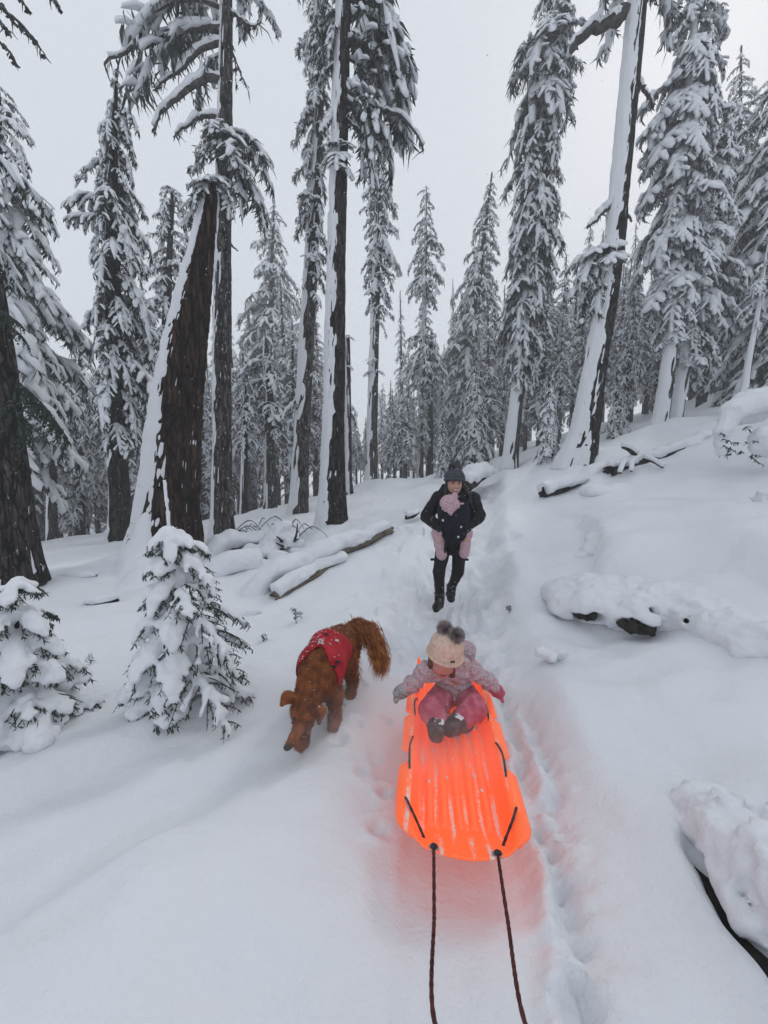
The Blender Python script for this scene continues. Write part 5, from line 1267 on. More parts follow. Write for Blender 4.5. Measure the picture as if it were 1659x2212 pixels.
# ---- woman walking, baby in a carrier on her chest
WY = 4.25
def W(u, v_, dy=0.0): return PY(u, v_, WY + dy)
gz = h1(*W(955, 1312)[:2])
off = W(962, 1312).copy(); off[2] = gz
hd = W(982, 1046, -0.02)
body = [('e', hd, (.078, .088, .112)), ('e', hd + [0, -.045, -.045], (.055, .05, .055)), ('e', hd + [0, -.062, .0], (.055, .04, .05)), ('e', hd + [-.002, -.098, -.018], (.011, .016, .022)), ('e', hd + [0.0, -.082, -.085], (.028, .025, .022)),
        ('c', hd + [0, .02, -.08], W(984, 1078, .06), .05, .06), ('c', W(984, 1080, .06), W(978, 1150, .04), .11, .12), ('c', W(978, 1150, .04), W(978, 1170, .05), .11, .08),
        ('c', W(945, 1082, .05), W(922, 1118, .02), .05, .042), ('c', W(922, 1118, .02), W(948, 1142, -.16), .04, .03), ('c', W(1022, 1080, .05), W(1034, 1116, .02), .05, .042), ('c', W(1034, 1116, .02), W(1004, 1146, -.16), .04, .03),
        ('c', W(960, 1176, .05), W(948, 1238, -.03), .065, .045), ('c', W(948, 1238, -.03), W(950, 1298, -.02), .05, .035), ('c', W(994, 1176, .05), W(988, 1236, .02), .065, .045), ('c', W(988, 1236, .02), W(974, 1278, .2), .05, .035)]
V, T, Q = sdf_mesh(body, .0105, .022)
woman = mesh('person', V - off, T, Q, M['skin']); woman.location = off
tag(woman, 'smiling woman in black jacket and grey knit hat walking down the trail', 'person')
garment('jacket', [('c', W(984, 1080, .06), W(979, 1140, .04), .15, .155), ('c', W(979, 1140, .04), W(978, 1172, .05), .16, .15), ('c', W(955, 1150, .02), W(1002, 1150, .02), .09, .09), ('c', W(948, 1078, .06), W(1020, 1077, .06), .085, .085),
                   ('c', W(944, 1080, .05), W(923, 1116, .0), .078, .072), ('c', W(923, 1116, .0), W(948, 1140, -.17), .072, .05), ('c', W(1023, 1079, .05), W(1033, 1114, .0), .078, .072), ('c', W(1033, 1114, .0), W(1006, 1143, -.17), .072, .05),
                   ('c', W(966, 1062, .08), W(1000, 1062, .08), .055, .055), ('c', W(955, 1068, .02), W(962, 1052, .04), .05, .04), ('c', W(1008, 1066, .02), W(1002, 1052, .04), .04, .035)], .0115, .035, 'black', woman, off, .010, 14, 3)
garment('leggings', [('c', W(960, 1172, .05), W(948, 1236, -.03), .092, .066), ('c', W(948, 1236, -.03), W(950, 1286, -.02), .066, .05), ('c', W(994, 1172, .05), W(989, 1236, .02), .092, .066), ('c', W(989, 1236, .02), W(976, 1268, .17), .064, .05), ('c', W(962, 1165, .05), W(994, 1165, .05), .11, .11)], .009, .02, 'leggings', woman, off, .004, 20, 5)
for k, (a, f, t_) in enumerate(((W(950, 1284, -.02), W(949, 1304, -.02), W(942, 1313, -.17)), (W(975, 1268, .18), W(974, 1284, .2), W(974, 1293, .06)))):
    bt = garment('boot', [('c', a, f, .058, .052), ('c', f + [0, .02, -.005], t_, .05, .042), ('c', f + [0, .03, -.03], t_ + [0, 0, -.015], .035, .035)], .007, .02, 'boot', woman, off, .006, 30, 7 + k)
    b = Bag(); b.add(*tufts(a + [0, 0, .01], .062, 500, .028, .003, rf, (1, 1, .35))); tag(b.build('fur_cuff', M['white_fur'], bt, False, off), kind='stuff')
    b = Bag()
    for q in range(4):
        z_ = f * (1 - q * .22) + a * (q * .22) + [0, -.056, .0]; b.add(*tube(np.array([z_ + [-.03, .012, .005], z_ + [0, -.004, 0], z_ + [.03, .012, -.006]]), .004, 5))
    tag(b.build('laces', M['white_fur'], bt, True, off), kind='stuff')
ht = garment('knit_hat', [('e', hd + [0, .012, .092], (.100, .108, .085)), ('c', hd + [-.045, -.015, .085], hd + [.045, -.015, .085], .058, .058), ('c', hd + [-.04, .045, .06], hd + [.04, .045, .06], .065, .065), ('e', hd + [0, 0, -.10], (.2, .2, .140), dict(cut=True, k=.01))], .007, .03, 'grey_knit', woman, off, .006, 40, 9)
V, T, Q = tube(np.array([hd + [.100 * math.cos(a), .006 + .106 * math.sin(a), .060 + (-.004 if math.sin(a) < 0 else -.01)] for a in np.linspace(0, 2 * math.pi, 33)]), .018, 8, (0, 0, 1), lambda th, s_, r_: .003 * np.sin(s_ * 220), False); mesh('brim', V - off, T, Q, M['grey_knit'], ht)
b = Bag(); b.add(*tufts(hd + [-.03, .02, .185], .035, 500, .022, .004, rf)); b.build('pompom', M['grey_knit'], ht, False, off)
garment('hair', [('c', hd + [-.07, .02, .02], W(962, 1066, -.0), .03, .035), ('c', W(962, 1066, 0), W(958, 1084, -.04), .035, .02), ('c', hd + [.07, .02, .02], W(1012, 1070, -.02), .03, .035), ('c', W(1012, 1070, -.02), W(1020, 1098, -.06), .033, .015), ('e', hd + [0, .05, -.02], (.09, .06, .11))], .008, .02, 'hair', woman, off, .008, 30, 4)
b = Bag(); Vi, Ti = icos(0)
for k in range(220):
    u, v_ = rf.uniform(915, 1038), rf.uniform(1060, 1270); q = W(u, v_, -.3)
    r_ = ray(u, v_); tt = np.linspace(3.7, 4.7, 60); X = np.array([0, 0, CAMH]) + r_ * tt[:, None]
    hit = None
    for a_, b2, ra in ((W(984, 1080, .06), W(979, 1160, .04), .158), (W(944, 1080, .05), W(923, 1116, .0), .076), (W(923, 1116, .0), W(948, 1140, -.17), .06), (W(1023, 1079, .05), W(1033, 1114, .0), .076), (W(1033, 1114, .0), W(1006, 1143, -.17), .06), (W(960, 1172, .05), W(948, 1286, -.03), .066), (W(994, 1172, .05), W(980, 1268, .1), .066)):
        ab_ = b2 - a_; pr_ = np.clip(((X - a_) @ ab_) / (ab_ @ ab_), 0, 1); dd_ = np.linalg.norm(X - a_ - pr_[:, None] * ab_, axis=1)
        w_ = np.nonzero(dd_ < ra)[0]
        if len(w_) and (hit is None or w_[0] < hit): hit = w_[0]
    if hit is None: continue
    b.add(Vi * np.array([rf.uniform(.003, .012), .003, .003]) @ rotz(rf.uniform(-.5, .5)).T + X[hit] + [0, -.006, 0], Ti)
o = b.build('snow_flecks', M['snow'], woman, True, off); o['kind'] = 'stuff'
for sx in (-1, 1):
    V, T, Q = tube(np.array([hd + [sx * .018, -.105, .008], hd + [sx * .030, -.106, .013], hd + [sx * .045, -.094, .008]]), .0045, 6); mesh('eye', V - off, T, Q, M['dark'], woman)
    V, T, Q = tube(np.array([hd + [sx * .014, -.108, .026], hd + [sx * .032, -.106, .031], hd + [sx * .050, -.092, .024]]), .004, 6); mesh('eyebrow', V - off, T, Q, M['hair'], woman)
t_ = np.linspace(-1, 1, 11); V, T, Q = tube(np.stack([hd[0] + t_ * .030, hd[1] - .108 + .02 * t_ ** 2, hd[2] - .056 + .010 * t_ ** 2], 1), .009 * np.sqrt(1 - .8 * t_ ** 2), 8); mesh('teeth', V - off, T, Q, M['teeth'], woman)
V, T, Q = tube(np.stack([hd[0] + t_ * .034, hd[1] - .110 + .02 * t_ ** 2, hd[2] - .067 + .015 * t_ ** 2], 1), .005, 8); mesh('lip', V - off, T, Q, M['lips'], woman)
V, T, Q = tube(np.stack([hd[0] + t_ * .034, hd[1] - .110 + .02 * t_ ** 2, hd[2] - .046 + .006 * t_ ** 2], 1), .004, 8); mesh('lip', V - off, T, Q, M['lips'], woman)
for sx, pc in ((-1, W(950, 1143, -.2)), (1, W(1002, 1147, -.2))):       # gloved hands resting on the carrier
    pr = [('e', pc, (.045, .032, .032))]
    for q in range(4): pr.append(('c', pc + [-sx * .02, -.01, .02 - q * .014], pc + [-sx * (.075 - .006 * abs(q - 1.4)), -.028, .012 - q * .016], .0105, .009))
    pr.append(('c', pc + [-sx * .01, -.01, .025], pc + [-sx * .045, -.02, .050], .012, .010))
    garment('glove', pr, .005, .010, 'black', woman, off)
cb = W(979, 1118, -.20)
car = garment('baby_carrier', [('c', W(968, 1108, -.16), W(972, 1150, -.15), .115, .105), ('c', W(992, 1108, -.16), W(988, 1150, -.15), .115, .105), ('c', W(960, 1098, -.18), W(1000, 1098, -.18), .06, .06), ('c', W(979, 1150, -.13), W(977, 1168, -.10), .10, .075), ('c', W(950, 1148, -.0), W(1008, 1148, .0), .06, .06)], .009, .04, 'navy', woman, off, .006, 16, 12)
for (a, b_, c_) in ((W(958, 1100, -.2), W(950, 1080, -.06), W(955, 1066, .06)), (W(1000, 1100, -.2), W(1012, 1080, -.06), W(1008, 1066, .06))):
    V, T, Q = tube(resample(np.array([a, b_, c_]), 10), .02, 8); mesh('strap', V - off, T, Q, M['navy'], car)
V, T, Q = tube(resample(np.array([W(966, 1158, -.22), W(963, 1178, -.2), W(960, 1196, -.17)]), 10), .014, 6); mesh('strap_tail', V - off, T, Q, M['navy'], car)
for u, v_ in ((957, 1124), (996, 1138), (990, 1160)):
    V, T, Q = sdf_mesh([('e', W(u, v_, -.255), (.012, .01, .014))], .004, .004); mesh('buckle', V - off, T, Q, M['steel'], car)
for u, a in ((930, 937), (1012, 1008)):                                          # side pocket tabs on the leggings
    V, T, Q = tube(np.array([W(u + (14 if u < 970 else -14), 1208, -.0), W(u, 1209, -.0)]), .014, 6, (0, 0, 1)); mesh('leg_strap', V - off, T, Q, M['leggings'], woman)
# baby
bh = W(970, 1088, -.20)
V, T, Q = sdf_mesh([('e', bh, (.075, .075, .085)), ('c', bh + [0, .02, -.08], W(978, 1140, -.16), .06, .085), ('c', W(962, 1140, -.15), W(950, 1168, -.14), .055, .05), ('c', W(950, 1168, -.14), W(954, 1196, -.13), .045, .035), ('c', W(996, 1140, -.15), W(1006, 1168, -.14), .055, .05), ('c', W(1006, 1168, -.14), W(1002, 1192, -.13), .045, .035)], .009, .02)
bo_ = W(978, 1150, -.16)
baby = mesh('person', V - bo_, T, Q, M['skin']); baby.location = bo_
tag(baby, 'baby in a pale pink fleece suit carried on the chest of the woman', 'person')
V, T, Q = sdf_mesh([('e', bh, (.098, .095, .095)), ('e', bh + [.03, .0, -.02], (.09, .09, .075)), ('e', bh + [.055, -.01, .085], (.034, .02, .034)), ('e', bh + [.135, -.01, -.012], (.028, .02, .026)), ('c', bh + [0, .0, -.05], bh + [.02, .02, -.11], .085, .08), ('c', W(962, 1138, -.14), W(946, 1152, -.13), .078, .068), ('c', W(946, 1152, -.13), W(954, 1199, -.14), .066, .056), ('c', W(996, 1138, -.14), W(1008, 1152, -.13), .078, .064), ('c', W(1008, 1152, -.13), W(1003, 1196, -.14), .060, .054)], .009, .018, lambda x, y, z: fbm(x * 40, y * 40, z * 40, 6, 2) * .005)
mesh('fleece_suit', V - bo_, T, Q, M['pink_fleece'], baby)

# ---- child sitting in the sled
hips, chest = np.array((.44, 2.29, .125)), np.array((.405, 2.17, .30))
face = P(958, 1427, 2.215); hc = P(965, 1403, 2.225)
shl, shr = P(921, 1446, 2.26), P(1019, 1446, 2.29)
ell, elr = P(893, 1478, 2.27), P(1052, 1470, 2.33)
hnl, hnr = P(868, 1494, 2.27), P(1073, 1492, 2.345)
knl, knr = P(932, 1534, 2.16), P(1022, 1530, 2.21)
anl, anr = P(946, 1560, 2.11), P(1000, 1556, 2.15)
tol, tor = P(941, 1586, 2.02), P(972, 1574, 2.06)
off = hips.copy(); off[2] = .05
axh = np.array([.12, -.20, .95]); axh /= np.linalg.norm(axh)
Bh = basis(axh); up_h = axh
V, T, Q = sdf_mesh([('c', face + axh * .0, hc, .068, .078), ('e', face + [-.012, -.052, -.022], (.013, .015, .013)), ('e', face + [-.035, -.035, -.035], (.03, .028, .028)), ('e', face + [.02, -.035, -.035], (.03, .028, .028)), ('e', face + [-.010, -.04, -.065], (.028, .028, .022)), ('c', face + [.01, .04, -.04], chest + [0, .02, .08], .045, .05), ('c', chest + [0, .02, .05], hips, .085, .085),
                    ('c', shl, ell, .03, .026), ('c', ell, hnl, .026, .02), ('c', shr, elr, .03, .026), ('c', elr, hnr, .026, .02), ('c', hips + [-.05, 0, 0], knl, .05, .04), ('c', knl, anl, .036, .03), ('c', hips + [.05, 0, 0], knr, .05, .04), ('c', knr, anr, .036, .03)], .008, .018)
kid = mesh('person', V - off, T, Q, M['skin_rosy']); kid.location = off
tag(kid, 'small child in floral jacket, pink trousers and double-pompom hat sitting in the sled', 'person')
mouth = tube(np.array([face + [-.030, -.060, -.052], face + [-.012, -.070, -.055], face + [.008, -.062, -.053]]), .005, 6); mesh('mouth', mouth[0] - off, mouth[1], mouth[2], M['lips'], kid)
def creases(x, y, z): return .004 * np.sin(z * 130 + 3 * np.sin(x * 30) + x * 12)
garment('jacket', [('c', chest + [0, .03, .05], hips + [0, -.01, .03], .094, .112), ('c', shl + [.03, 0, -.01], shr + [-.03, 0, -.01], .058, .058), ('c', shl, ell, .052, .046), ('c', ell, hnl + (ell - hnl) * .35, .046, .040), ('c', shr, elr, .052, .046), ('c', elr, hnr + (elr - hnr) * .35, .046, .040), ('e', hips + [0, -.07, .04], (.10, .06, .07)), ('c', chest + [-.06, .06, .12], chest + [.09, .06, .12], .05, .06), ('c', chest + [-.06, -.03, .085], chest + [.07, -.03, .085], .035, .035)], .0072, .018, 'floral', kid, off, .008, 22, 31, fold=creases)
garment('snow_pants', [('c', hips + [-.06, -.03, 0], knl, .078, .072), ('c', knl, anl + [0, .0, .01], .072, .058), ('c', hips + [.06, -.03, 0], knr, .078, .074), ('c', knr, anr + [0, 0, .01], .074, .058), ('e', hips, (.12, .09, .08))], .008, .016, 'pink_pants', kid, off, .007, 24, 33)
for k, (a, t_) in enumerate(((anl, tol), (anr, tor))):
    bt = garment('boot', [('c', a, a * .5 + t_ * .5, .052, .050), ('c', a * .5 + t_ * .5, t_, .050, .042)], .006, .01, 'boot_brown', kid, off, .004, 30, 35 + k)
    dd = (t_ - a); dd /= np.linalg.norm(dd); sn_ = np.array([0, -.5, .85])
    V, T, Q = sdf_mesh([('e', a * .55 + t_ * .45 + [.005, -.005, .038], (.03, .03, .014)), ('e', a * .2 + t_ * .8 + [-.008, -.01, .028], (.022, .02, .012))], .004, .012, lambda x, y, z: fbm(x * 60, y * 60, z * 60, 4, 2) * .006); mesh('snow', V - off, T, Q, M['snow'], bt)
    V, T, Q = tube(np.array([a + np.array([.055 * math.cos(q), .055 * math.sin(q) * .5, .045 * math.sin(q)]) for q in np.linspace(0, 6.283, 25)]), .014, 8, (0, 1, 0), None, False); mesh('boot_cuff', V - off, T, Q, M['dark'] if k == 0 else M['boot_brown'], bt)
for h_, e_, sx in ((hnl, ell, -1), (hnr, elr, 1)):
    d = h_ - e_; d /= np.linalg.norm(d)
    pr = [('c', h_ - d * .045, h_ + d * .005, .036, .040), ('e', h_ + d * .02, (.036, .034, .030)), ('c', h_ + [0, -.02, .015], h_ + d * .02 + np.array([0, -.045, .012]), .016, .013)]
    for q in range(4): pr.append(('c', h_ + d * .02 + np.array([0, -.028 + q * .018, 0]), h_ + d * (.050 - .004 * abs(q - 1.5)) + np.array([0, -.032 + q * .02, -.018]), .0125, .011))
    garment('mitten', pr, .0045, .012, 'pink_pants' if sx > 0 else 'white_fur', kid, off, .003, 50, 39)
# ribbed hat with two fur pompoms
n_, m2 = 26, 96
t_ = np.linspace(0, 1, n_)[:, None]; th = np.linspace(0, 2 * math.pi, m2, endpoint=False)[None]
prof = np.where(t_ < .25, .096 + .004 * np.sin(t_ / .25 * math.pi), .096 * np.sqrt(np.clip(1 - ((t_ - .25) / .7501) ** 2.2, 0, 1)))
rr = prof * (1 + .022 * np.sign(np.sin(th * 22)) * np.abs(np.sin(th * 22)) ** .5 * (1 - t_ ** 3))
hgt = -.055 + .168 * t_
xl, yl = Bh[:, 1], Bh[:, 2]
C = hc + [0, .004, .014]
Vh = (C + axh * hgt[..., None] + (rr * np.cos(th))[..., None] * xl + (rr * np.sin(th))[..., None] * yl * 1.04).reshape(-1, 3)
i = np.arange(n_ - 1)[:, None] * m2; j = np.arange(m2)[None]; j2 = (j + 1) % m2
Qh = np.stack([i + j, i + j2, i + m2 + j2, i + m2 + j], -1).reshape(-1, 4)
hat = mesh('knit_hat', Vh - off, None, Qh, M['cream_knit'], kid)
V, T, Q = tube(np.array([C + axh * -.048 + (xl * math.cos(a) + yl * 1.04 * math.sin(a)) * .100 for a in np.linspace(0, 2 * math.pi, 49)]), .011, 8, axh, None, False); mesh('brim', V - off, T, Q, M['cream_knit'], hat)
q = P(978, 1430, 2.10); V, T, Q = sdf_mesh([('c', q + [-.008, 0, 0], q + [.008, 0, .001], .006, .006)], .002, .003); mesh('patch', V - off, T, Q, M['boot_brown'], hat)
for c_ in (P(961, 1358, 2.20), P(987, 1373, 2.155)):
    b = Bag(); b.add(*tufts(c_, .036, 2200, .026, .0018, rf)); V, T = icos(1); b.add(V * .026 + c_, T); b.build('pompom', M['mauve_fur'], hat, False, off)
garment('hair', [('c', face + [-.068, .0, .02], face + [-.075, -.005, -.02], .018, .015), ('c', face + [-.075, -.005, -.02], face + [-.078, -.01, -.05], .015, .008), ('c', face + [.06, .01, .0], face + [.05, -.01, -.08], .02, .018)], .005, .01, 'hair_brown', kid, off, .004, 60, 44)

# ------------------------------------------------------------------ the dog
M['fur'] = mat_noise('red_gold_coat', (0.10, 0.026, 0.007), (0.28, 0.085, 0.021), 18, 0.75, 0.4, 90, 5, 0.35, 0.68)
M['fur_pale'] = mat_noise('pale_feathering', (0.24, 0.075, 0.020), (0.50, 0.22, 0.065), 16, 0.75, 0.0, 60, 4, 0.35, 0.65)
M['harness'] = mat_noise('red_harness', (0.27, 0.006, 0.014), (0.46, 0.014, 0.026), 14, 0.75, 0.4, 180)
M['nose'] = mat_plain('dog_nose', (0.02, 0.014, 0.013), 0.4)
pel, mid_, ch = P(738, 1388, 2.70), P(713, 1402, 2.54), P(694, 1440, 2.38)
nk0, nk1, sk = P(680, 1474, 2.27), P(666, 1506, 2.18), P(657, 1534, 2.10)
mz0, mz1, nose = P(650, 1562, 2.06), P(634, 1594, 2.02), P(624, 1611, 2.00)
bd = [('c', pel, mid_, .118, .120), ('c', mid_, ch, .120, .132), ('c', ch, nk0, .122, .10), ('e', ch + [0.0, .02, -.05], (.11, .12, .12)), ('c', nk0, nk1, .092, .076), ('c', nk1, sk, .076, .066),
      ('e', sk, (.066, .072, .066), dict(k=.03)), ('c', sk + [0, 0, -.01], mz0, .052, .036, dict(k=.02)), ('c', mz0, mz1, .034, .028, dict(k=.015)), ('c', mz1, nose, .027, .022, dict(k=.01)), ('e', mz1 + [.010, .005, -.022], (.020, .035, .018), dict(k=.012)),
      # front legs: the nearer one planted, the other reaching beside the muzzle
      ('c', P(712, 1462, 2.36), P(722, 1506, 2.33), .066, .050), ('c', P(722, 1506, 2.33), P(723, 1552, 2.29), .038, .030), ('c', P(723, 1552, 2.29), P(719, 1570, 2.25), .034, .032),
      ('c', P(672, 1490, 2.32), P(662, 1552, 2.20), .06, .042), ('c', P(662, 1552, 2.20), P(652, 1600, 2.10), .038, .034), ('c', P(652, 1600, 2.10), P(648, 1612, 2.05), .034, .03),
      # hind legs: thigh, knee forward, hock back, shank down
      ('c', P(752, 1400, 2.70), P(750, 1440, 2.62), .085, .062), ('c', P(750, 1440, 2.62), P(762, 1470, 2.70), .055, .034), ('c', P(762, 1470, 2.70), P(758, 1502, 2.62), .033, .030), ('c', P(758, 1502, 2.62), P(757, 1508, 2.57), .03, .028),
      ('c', P(722, 1400, 2.72), P(712, 1440, 2.62), .08, .06), ('c', P(712, 1440, 2.62), P(716, 1474, 2.70), .05, .034), ('c', P(716, 1474, 2.70), P(712, 1500, 2.64), .033, .030)]
tl = [P(752, 1362, 2.78), P(774, 1352, 2.78), P(798, 1364, 2.75), P(813, 1390, 2.72), P(818, 1424, 2.68)]
bd += chain(tl, [.040, .045, .052, .046, .016])
nf = lambda x, y, z: fbm(x * 26, y * 26, z * 26, 5, 2) * .004
V, T, Q = sdf_mesh(bd, .0085, .035, nf)
do = P(735, 1520, 2.5); do[2] = 0.0
dog = mesh('dog', V - do, T, Q, M['fur']); dog.location = do
tag(dog, 'red-gold long-haired dog in a red harness, sniffing the snow beside the sled', 'dog')
# coat: thousands of short locks lying back along the body, longer on tail, chest and legs
Vd, Qd = V, Q
fc = Vd[Qd].mean(1); e1 = Vd[Qd[:, 2]] - Vd[Qd[:, 0]]; e2 = Vd[Qd[:, 3]] - Vd[Qd[:, 1]]; nn = np.cross(e1, e2); ar = np.linalg.norm(nn, axis=1); nn /= ar[:, None] + 1e-12
def locks(n, ln, wd, lift, sel=None, down=.55, mat='fur', name='coat'):
    w_ = ar * (sel(fc) if sel is not None else 1.0); w_ = w_ / w_.sum()
    k = rf.choice(len(fc), n, p=w_); p, nrm = fc[k] + rf.normal(0, .003, (n, 3)), nn[k]
    back = (pel - ch) / np.linalg.norm(pel - ch)
    headm = (fc[k][:, 1] < 2.15)[:, None]
    fl = np.where(headm, (sk - nose) / np.linalg.norm(sk - nose), back) + np.array([0, 0, -down]) + rf.normal(0, .25, (n, 3))
    d = fl - (fl * nrm).sum(1)[:, None] * nrm; d /= np.linalg.norm(d, axis=1)[:, None] + 1e-9
    d = d + nrm * lift; d /= np.linalg.norm(d, axis=1)[:, None]
    L = (ln * rf.uniform(.5, 1.3, n))[:, None]; L = np.where(headm, L * .6, L)
    s_ = np.cross(d, nrm); s_ /= np.linalg.norm(s_, axis=1)[:, None] + 1e-9
    mdl = p + d * L * .55 + nrm * .004; tip = p + d * L + np.array([0, 0, -.25]) * L * .4
    Vv = np.stack([p - s_ * wd, p + s_ * wd, mdl + s_ * wd * .8, tip, mdl - s_ * wd * .8], 1).reshape(-1, 3); b = np.arange(n) * 5
    o = mesh(name, Vv - do, np.stack([b + 4, b + 2, b + 3], 1), np.stack([b, b + 1, b + 2, b + 4], 1), M[mat], dog, False); o['kind'] = 'stuff'
    return o
locks(16000, .026, .0019, .14, lambda c: (np.linalg.norm(c - mz1, axis=1) > .06).astype(float) + .05)
# tail feathering hangs from the tail curve
b = Bag(); tp = resample(np.array(tl), 40)
for k in range(3200):
    q = tp[rf.integers(4, 40)] + rf.normal(0, .026, 3); l = rf.uniform(.06, .15)
    d = np.array([.05 + rf.normal(0, .10), -.15 + rf.normal(0, .12), -1 + rf.normal(0, .1)]); d /= np.linalg.norm(d); s_ = np.cross(d, rf.normal(0, 1, 3)); s_ /= np.linalg.norm(s_)
    m2_ = q + d * l * .5 + np.array([.018, 0, .012]); b.add(np.array([q - s_ * .0028, q + s_ * .0028, m2_ + s_ * .0022, q + d * l, m2_ - s_ * .0022]), [(4, 2, 3)], [(0, 1, 2, 4)])
o = b.build('tail_feather', M['fur_pale'], dog, False, do); o['kind'] = 'stuff'
# feathering behind the legs and under the chest
b = Bag()
for (a, e, n) in ((P(722, 1480, 2.38), P(724, 1530, 2.34), 240), (P(762, 1420, 2.76), P(766, 1462, 2.74), 300), (P(688, 1475, 2.32), P(706, 1490, 2.36), 200)):
    for k in range(n):
        f = rf.uniform(); q = a * (1 - f) + e * f + rf.normal(0, .02, 3); l = rf.uniform(.03, .08); d = np.array([.25, .25, -1]) + rf.normal(0, .25, 3); d /= np.linalg.norm(d); s_ = np.cross(d, rf.normal(0, 1, 3)); s_ /= np.linalg.norm(s_)
        m2_ = q + d * l * .5; b.add(np.array([q - s_ * .0025, q + s_ * .0025, m2_ + s_ * .002, q + d * l, m2_ - s_ * .002]), [(4, 2, 3)], [(0, 1, 2, 4)])
o = b.build('leg_feather', M['fur_pale'], dog, False, do); o['kind'] = 'stuff'
for e0, e1_, e2_ in ((P(637, 1512, 2.12), P(620, 1506, 2.12), P(609, 1522, 2.10)), (P(680, 1528, 2.12), P(692, 1536, 2.13), P(690, 1560, 2.12))):
    V, T, Q = sdf_mesh([('c', e0, e1_, .026, .030), ('c', e1_, e2_, .028, .013)], .005, .02, lambda x, y, z: fbm(x * 50, y * 50, z * 50, 8, 2) * .004)
    er = mesh('ear', V - do, T, Q, M['fur'], dog)
    b = Bag(); b.add(*tufts(e1_, .03, 260, .02, .002, rf)); b.build('ear_fringe', M['fur'], er, False, do)
V, T, Q = sdf_mesh([('e', nose + [-.004, -.020, .004], (.020, .015, .016))], .003, .004); mesh('nose', V - do, T, Q, M['nose'], dog)
for u, v_, d in ((636, 1553, 2.035), (664, 1560, 2.045)):
    V, T, Q = sdf_mesh([('e', P(u, v_, d), (.011, .010, .010))], .003, .003); mesh('eye', V - do, T, Q, M['dark'], dog)
# harness: a red vest over back and shoulders, open at the neck
vs, tq, qq = sdf_mesh([('c', pel, mid_, .134, .136), ('c', mid_, ch, .136, .148), ('c', ch, nk0, .140, .118), ('e', ch + [0.0, .02, -.05], (.128, .138, .138))], .007, .035)
cq = vs[qq].mean(1); axd = (mid_ - nk0); axl = np.linalg.norm(axd); axd = axd / axl
tpar = ((cq - nk0) @ axd) / axl; side = (cq - nk0) - ((cq - nk0) @ axd)[:, None] * axd
el = cq[:, 2] - (nk0 + np.outer((cq - nk0) @ axd, axd))[:, 2]
keep = (tpar > .14 + .30 * sst(.02, .13, el) * sst(.10, .0, np.abs(side[:, 0]))) & (tpar < 1.06) & (el > -.105 - .04 * sst(.45, .25, tpar))
qq = qq[keep]; used, inv_ = np.unique(qq, return_inverse=True); vs = vs[used]; qq = inv_.reshape(-1, 4)
hn_ = mesh('harness', vs - do, None, qq, M['harness'], dog); sm = hn_.modifiers.new('thickness', 'SOLIDIFY'); sm.thickness = .006
def on_back(u, v_, up=.004):
    r = ray(u, v_); t = np.linspace(1.8, 3.0, 1200); X = np.array([0, 0, CAMH]) + r * t[:, None]
    dmin = np.array([np.min(((vs - x) ** 2).sum(1)) for x in X[::6]]); k = np.nonzero(dmin < .009 ** 2)[0]
    q = X[::6][k[0]] if len(k) else X[::6][int(np.argmin(dmin))]
    return q + np.array([0, -up, up])
c_ = on_back(693, 1388)
for pts_ in ([(-.018, -.016), (-.006, .018), (.006, .018), (.018, -.016)], [(-.014, -.004), (.014, -.004)], [(-.020, -.018), (.020, -.018)]):
    V, T, Q = tube(np.array([c_ + [x, .01 * z, z] for x, z in pts_]), .0045, 6, (0, 1, 0)); mesh('leash_loop', V - do, T, Q, M['steel'], hn_)
for u, v_, w_, mt in ((686, 1424, .020, 'steel'), (722, 1440, .014, 'dark'), (730, 1430, .016, 'dark'), (658, 1428, .012, 'dark'), (705, 1370, .012, 'dark'), (728, 1384, .010, 'steel')):
    c_ = on_back(u, v_); V, T, Q = sdf_mesh([('c', c_ + [-w_ * .6, 0, 0], c_ + [w_ * .6, 0, -.003], .007, .007)], .0025, .003); mesh('buckle', V - do, T, Q, M[mt], hn_)
V, T, Q = tube(resample(np.array([ch + [.14, .04, -.03], ch + [.10, .05, -.13], ch + [0, .05, -.17], ch + [-.10, .05, -.13], ch + [-.14, .04, -.03]]), 20), .013, 6, (0, 1, 0)); mesh('girth_strap', V - do, T, Q, M['harness'], hn_)
# snow caught on coat and harness
b = Bag(); Vi, Ti = icos(0); hidx = rf.choice(len(vs), 260)
for k in hidx:
    if vs[k][0] > -.33 + rf.normal(0, .05): continue
    b.add(Vi * np.array([rf.uniform(.002, .007), .002, .002]) @ rotz(rf.uniform(-.4, .4)).T + vs[k] + [0, -.003, .006], Ti)
for k in rf.choice(len(fc), 260):
    if nn[k][2] < .3: continue
    b.add(Vi * np.array([rf.uniform(.001, .006), .001, .001]) + fc[k] + nn[k] * .012, Ti)
o = b.build('snow_flecks', M['snow'], dog, True, do); o['kind'] = 'stuff'
# ------------------------------------------------------------------ flakes in the air
b = Bag(); Vi, Ti = icos(0)
nfl = 2000
for k in range(nfl):
    d = rf.uniform(1.6, 14) ; u, v_ = rf.uniform(-60, 1720), rf.uniform(-40, 1700)
    q = P(u, v_, d)
    if q[2] < base_h(q[0], q[1]) + .15: continue
    l = rf.uniform(.0016, .0036) * (0.6 + d * .09)
    A = rotz(rf.uniform(-.3, .3)); b.add((Vi * np.array([l * rf.uniform(1, 3.2), l, l * .8])) @ np.array([[.95, 0, -.3], [0, 1, 0], [.3, 0, .95]]) + q, Ti)
o = b.build('falling_snow', M['snow'], None, True); tag(o, 'scattered snowflakes drifting down through the clearing', None, None, 'stuff')
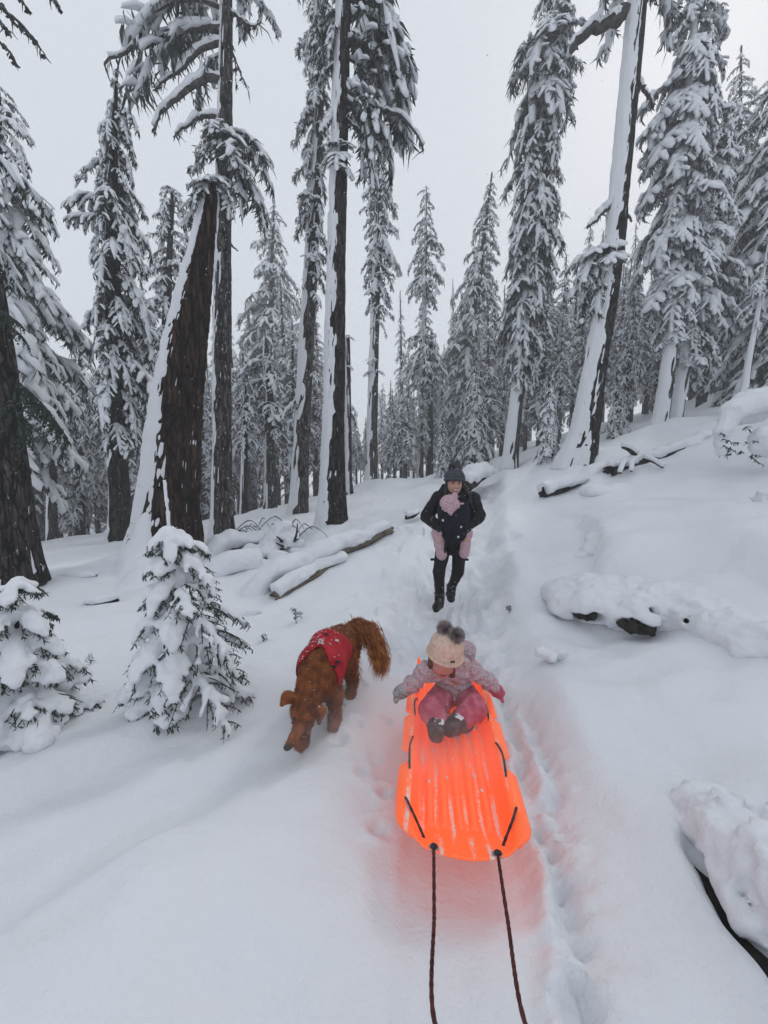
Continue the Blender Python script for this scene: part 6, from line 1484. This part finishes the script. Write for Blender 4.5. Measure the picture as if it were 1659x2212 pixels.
# ------------------------------------------------------------------ powder snow thrown up round the sled and the dog
pc = np.array([0.12, 1.82, 0.13]); prd = np.array([0.95, 0.62, 0.30])
Vi, Ti = icos(3)
pm = bpy.data.materials.new('powder_cloud'); pm.use_nodes = True; n_ = pm.node_tree.nodes; l_ = pm.node_tree.links; n_.clear()
pv = n_.new('ShaderNodeVolumePrincipled'); pv.inputs['Color'].default_value = (0.97, 0.97, 0.98, 1)
tc = n_.new('ShaderNodeTexCoord'); gr = n_.new('ShaderNodeTexGradient'); gr.gradient_type = 'QUADRATIC_SPHERE'
nz = n_.new('ShaderNodeTexNoise'); nz.inputs['Scale'].default_value = 3.0; nz.inputs['Detail'].default_value = 2.0
mp = n_.new('ShaderNodeMapRange'); mp.inputs[1].default_value = 0.35; mp.inputs[2].default_value = 0.7; mp.inputs[3].default_value = 0.2; mp.inputs[4].default_value = 1.0
m1 = n_.new('ShaderNodeMath'); m1.operation = 'MULTIPLY'; m2n = n_.new('ShaderNodeMath'); m2n.operation = 'MULTIPLY'; m2n.inputs[1].default_value = 2.6
l_.new(tc.outputs['Object'], gr.inputs[0]); l_.new(tc.outputs['Object'], nz.inputs['Vector']); l_.new(nz.outputs[0], mp.inputs[0])
l_.new(gr.outputs[0], m1.inputs[0]); l_.new(mp.outputs[0], m1.inputs[1]); l_.new(m1.outputs[0], m2n.inputs[0]); l_.new(m2n.outputs[0], pv.inputs['Density'])
oo = n_.new('ShaderNodeOutputMaterial'); l_.new(pv.outputs[0], oo.inputs['Volume'])
pw = mesh('powder_snow', Vi, Ti, None, pm, None, True); pw.location = pc; pw.scale = prd
tag(pw, 'fine powder snow swirling low around the sled and the muzzle of the dog', None, None, 'stuff')
SC.cycles.volume_step_rate = 2.0; SC.cycles.volume_max_steps = 64
# ------------------------------------------------------------------ winter haze
V_, T_, Q_ = np.array([(x, y, z) for z in (-14, 34) for y in (-95, 175) for x in (-175, 175)], float), None, np.array([(0, 2, 3, 1), (4, 5, 7, 6), (0, 1, 5, 4), (2, 6, 7, 3), (0, 4, 6, 2), (1, 3, 7, 5)])
hm = bpy.data.materials.new('haze'); hm.use_nodes = True; hn = hm.node_tree.nodes; hn.clear()
pv = hn.new('ShaderNodeVolumePrincipled'); pv.inputs['Color'].default_value = (0.97, 0.98, 1.0, 1); pv.inputs['Density'].default_value = 0.0055; pv.inputs['Anisotropy'].default_value = 0.0
ho = hn.new('ShaderNodeOutputMaterial'); hm.node_tree.links.new(pv.outputs[0], ho.inputs['Volume'])
haze = mesh('haze', V_, None, Q_, hm, None, False)
tag(haze, 'thin pale snow haze hanging through the wood', None, None, 'stuff')
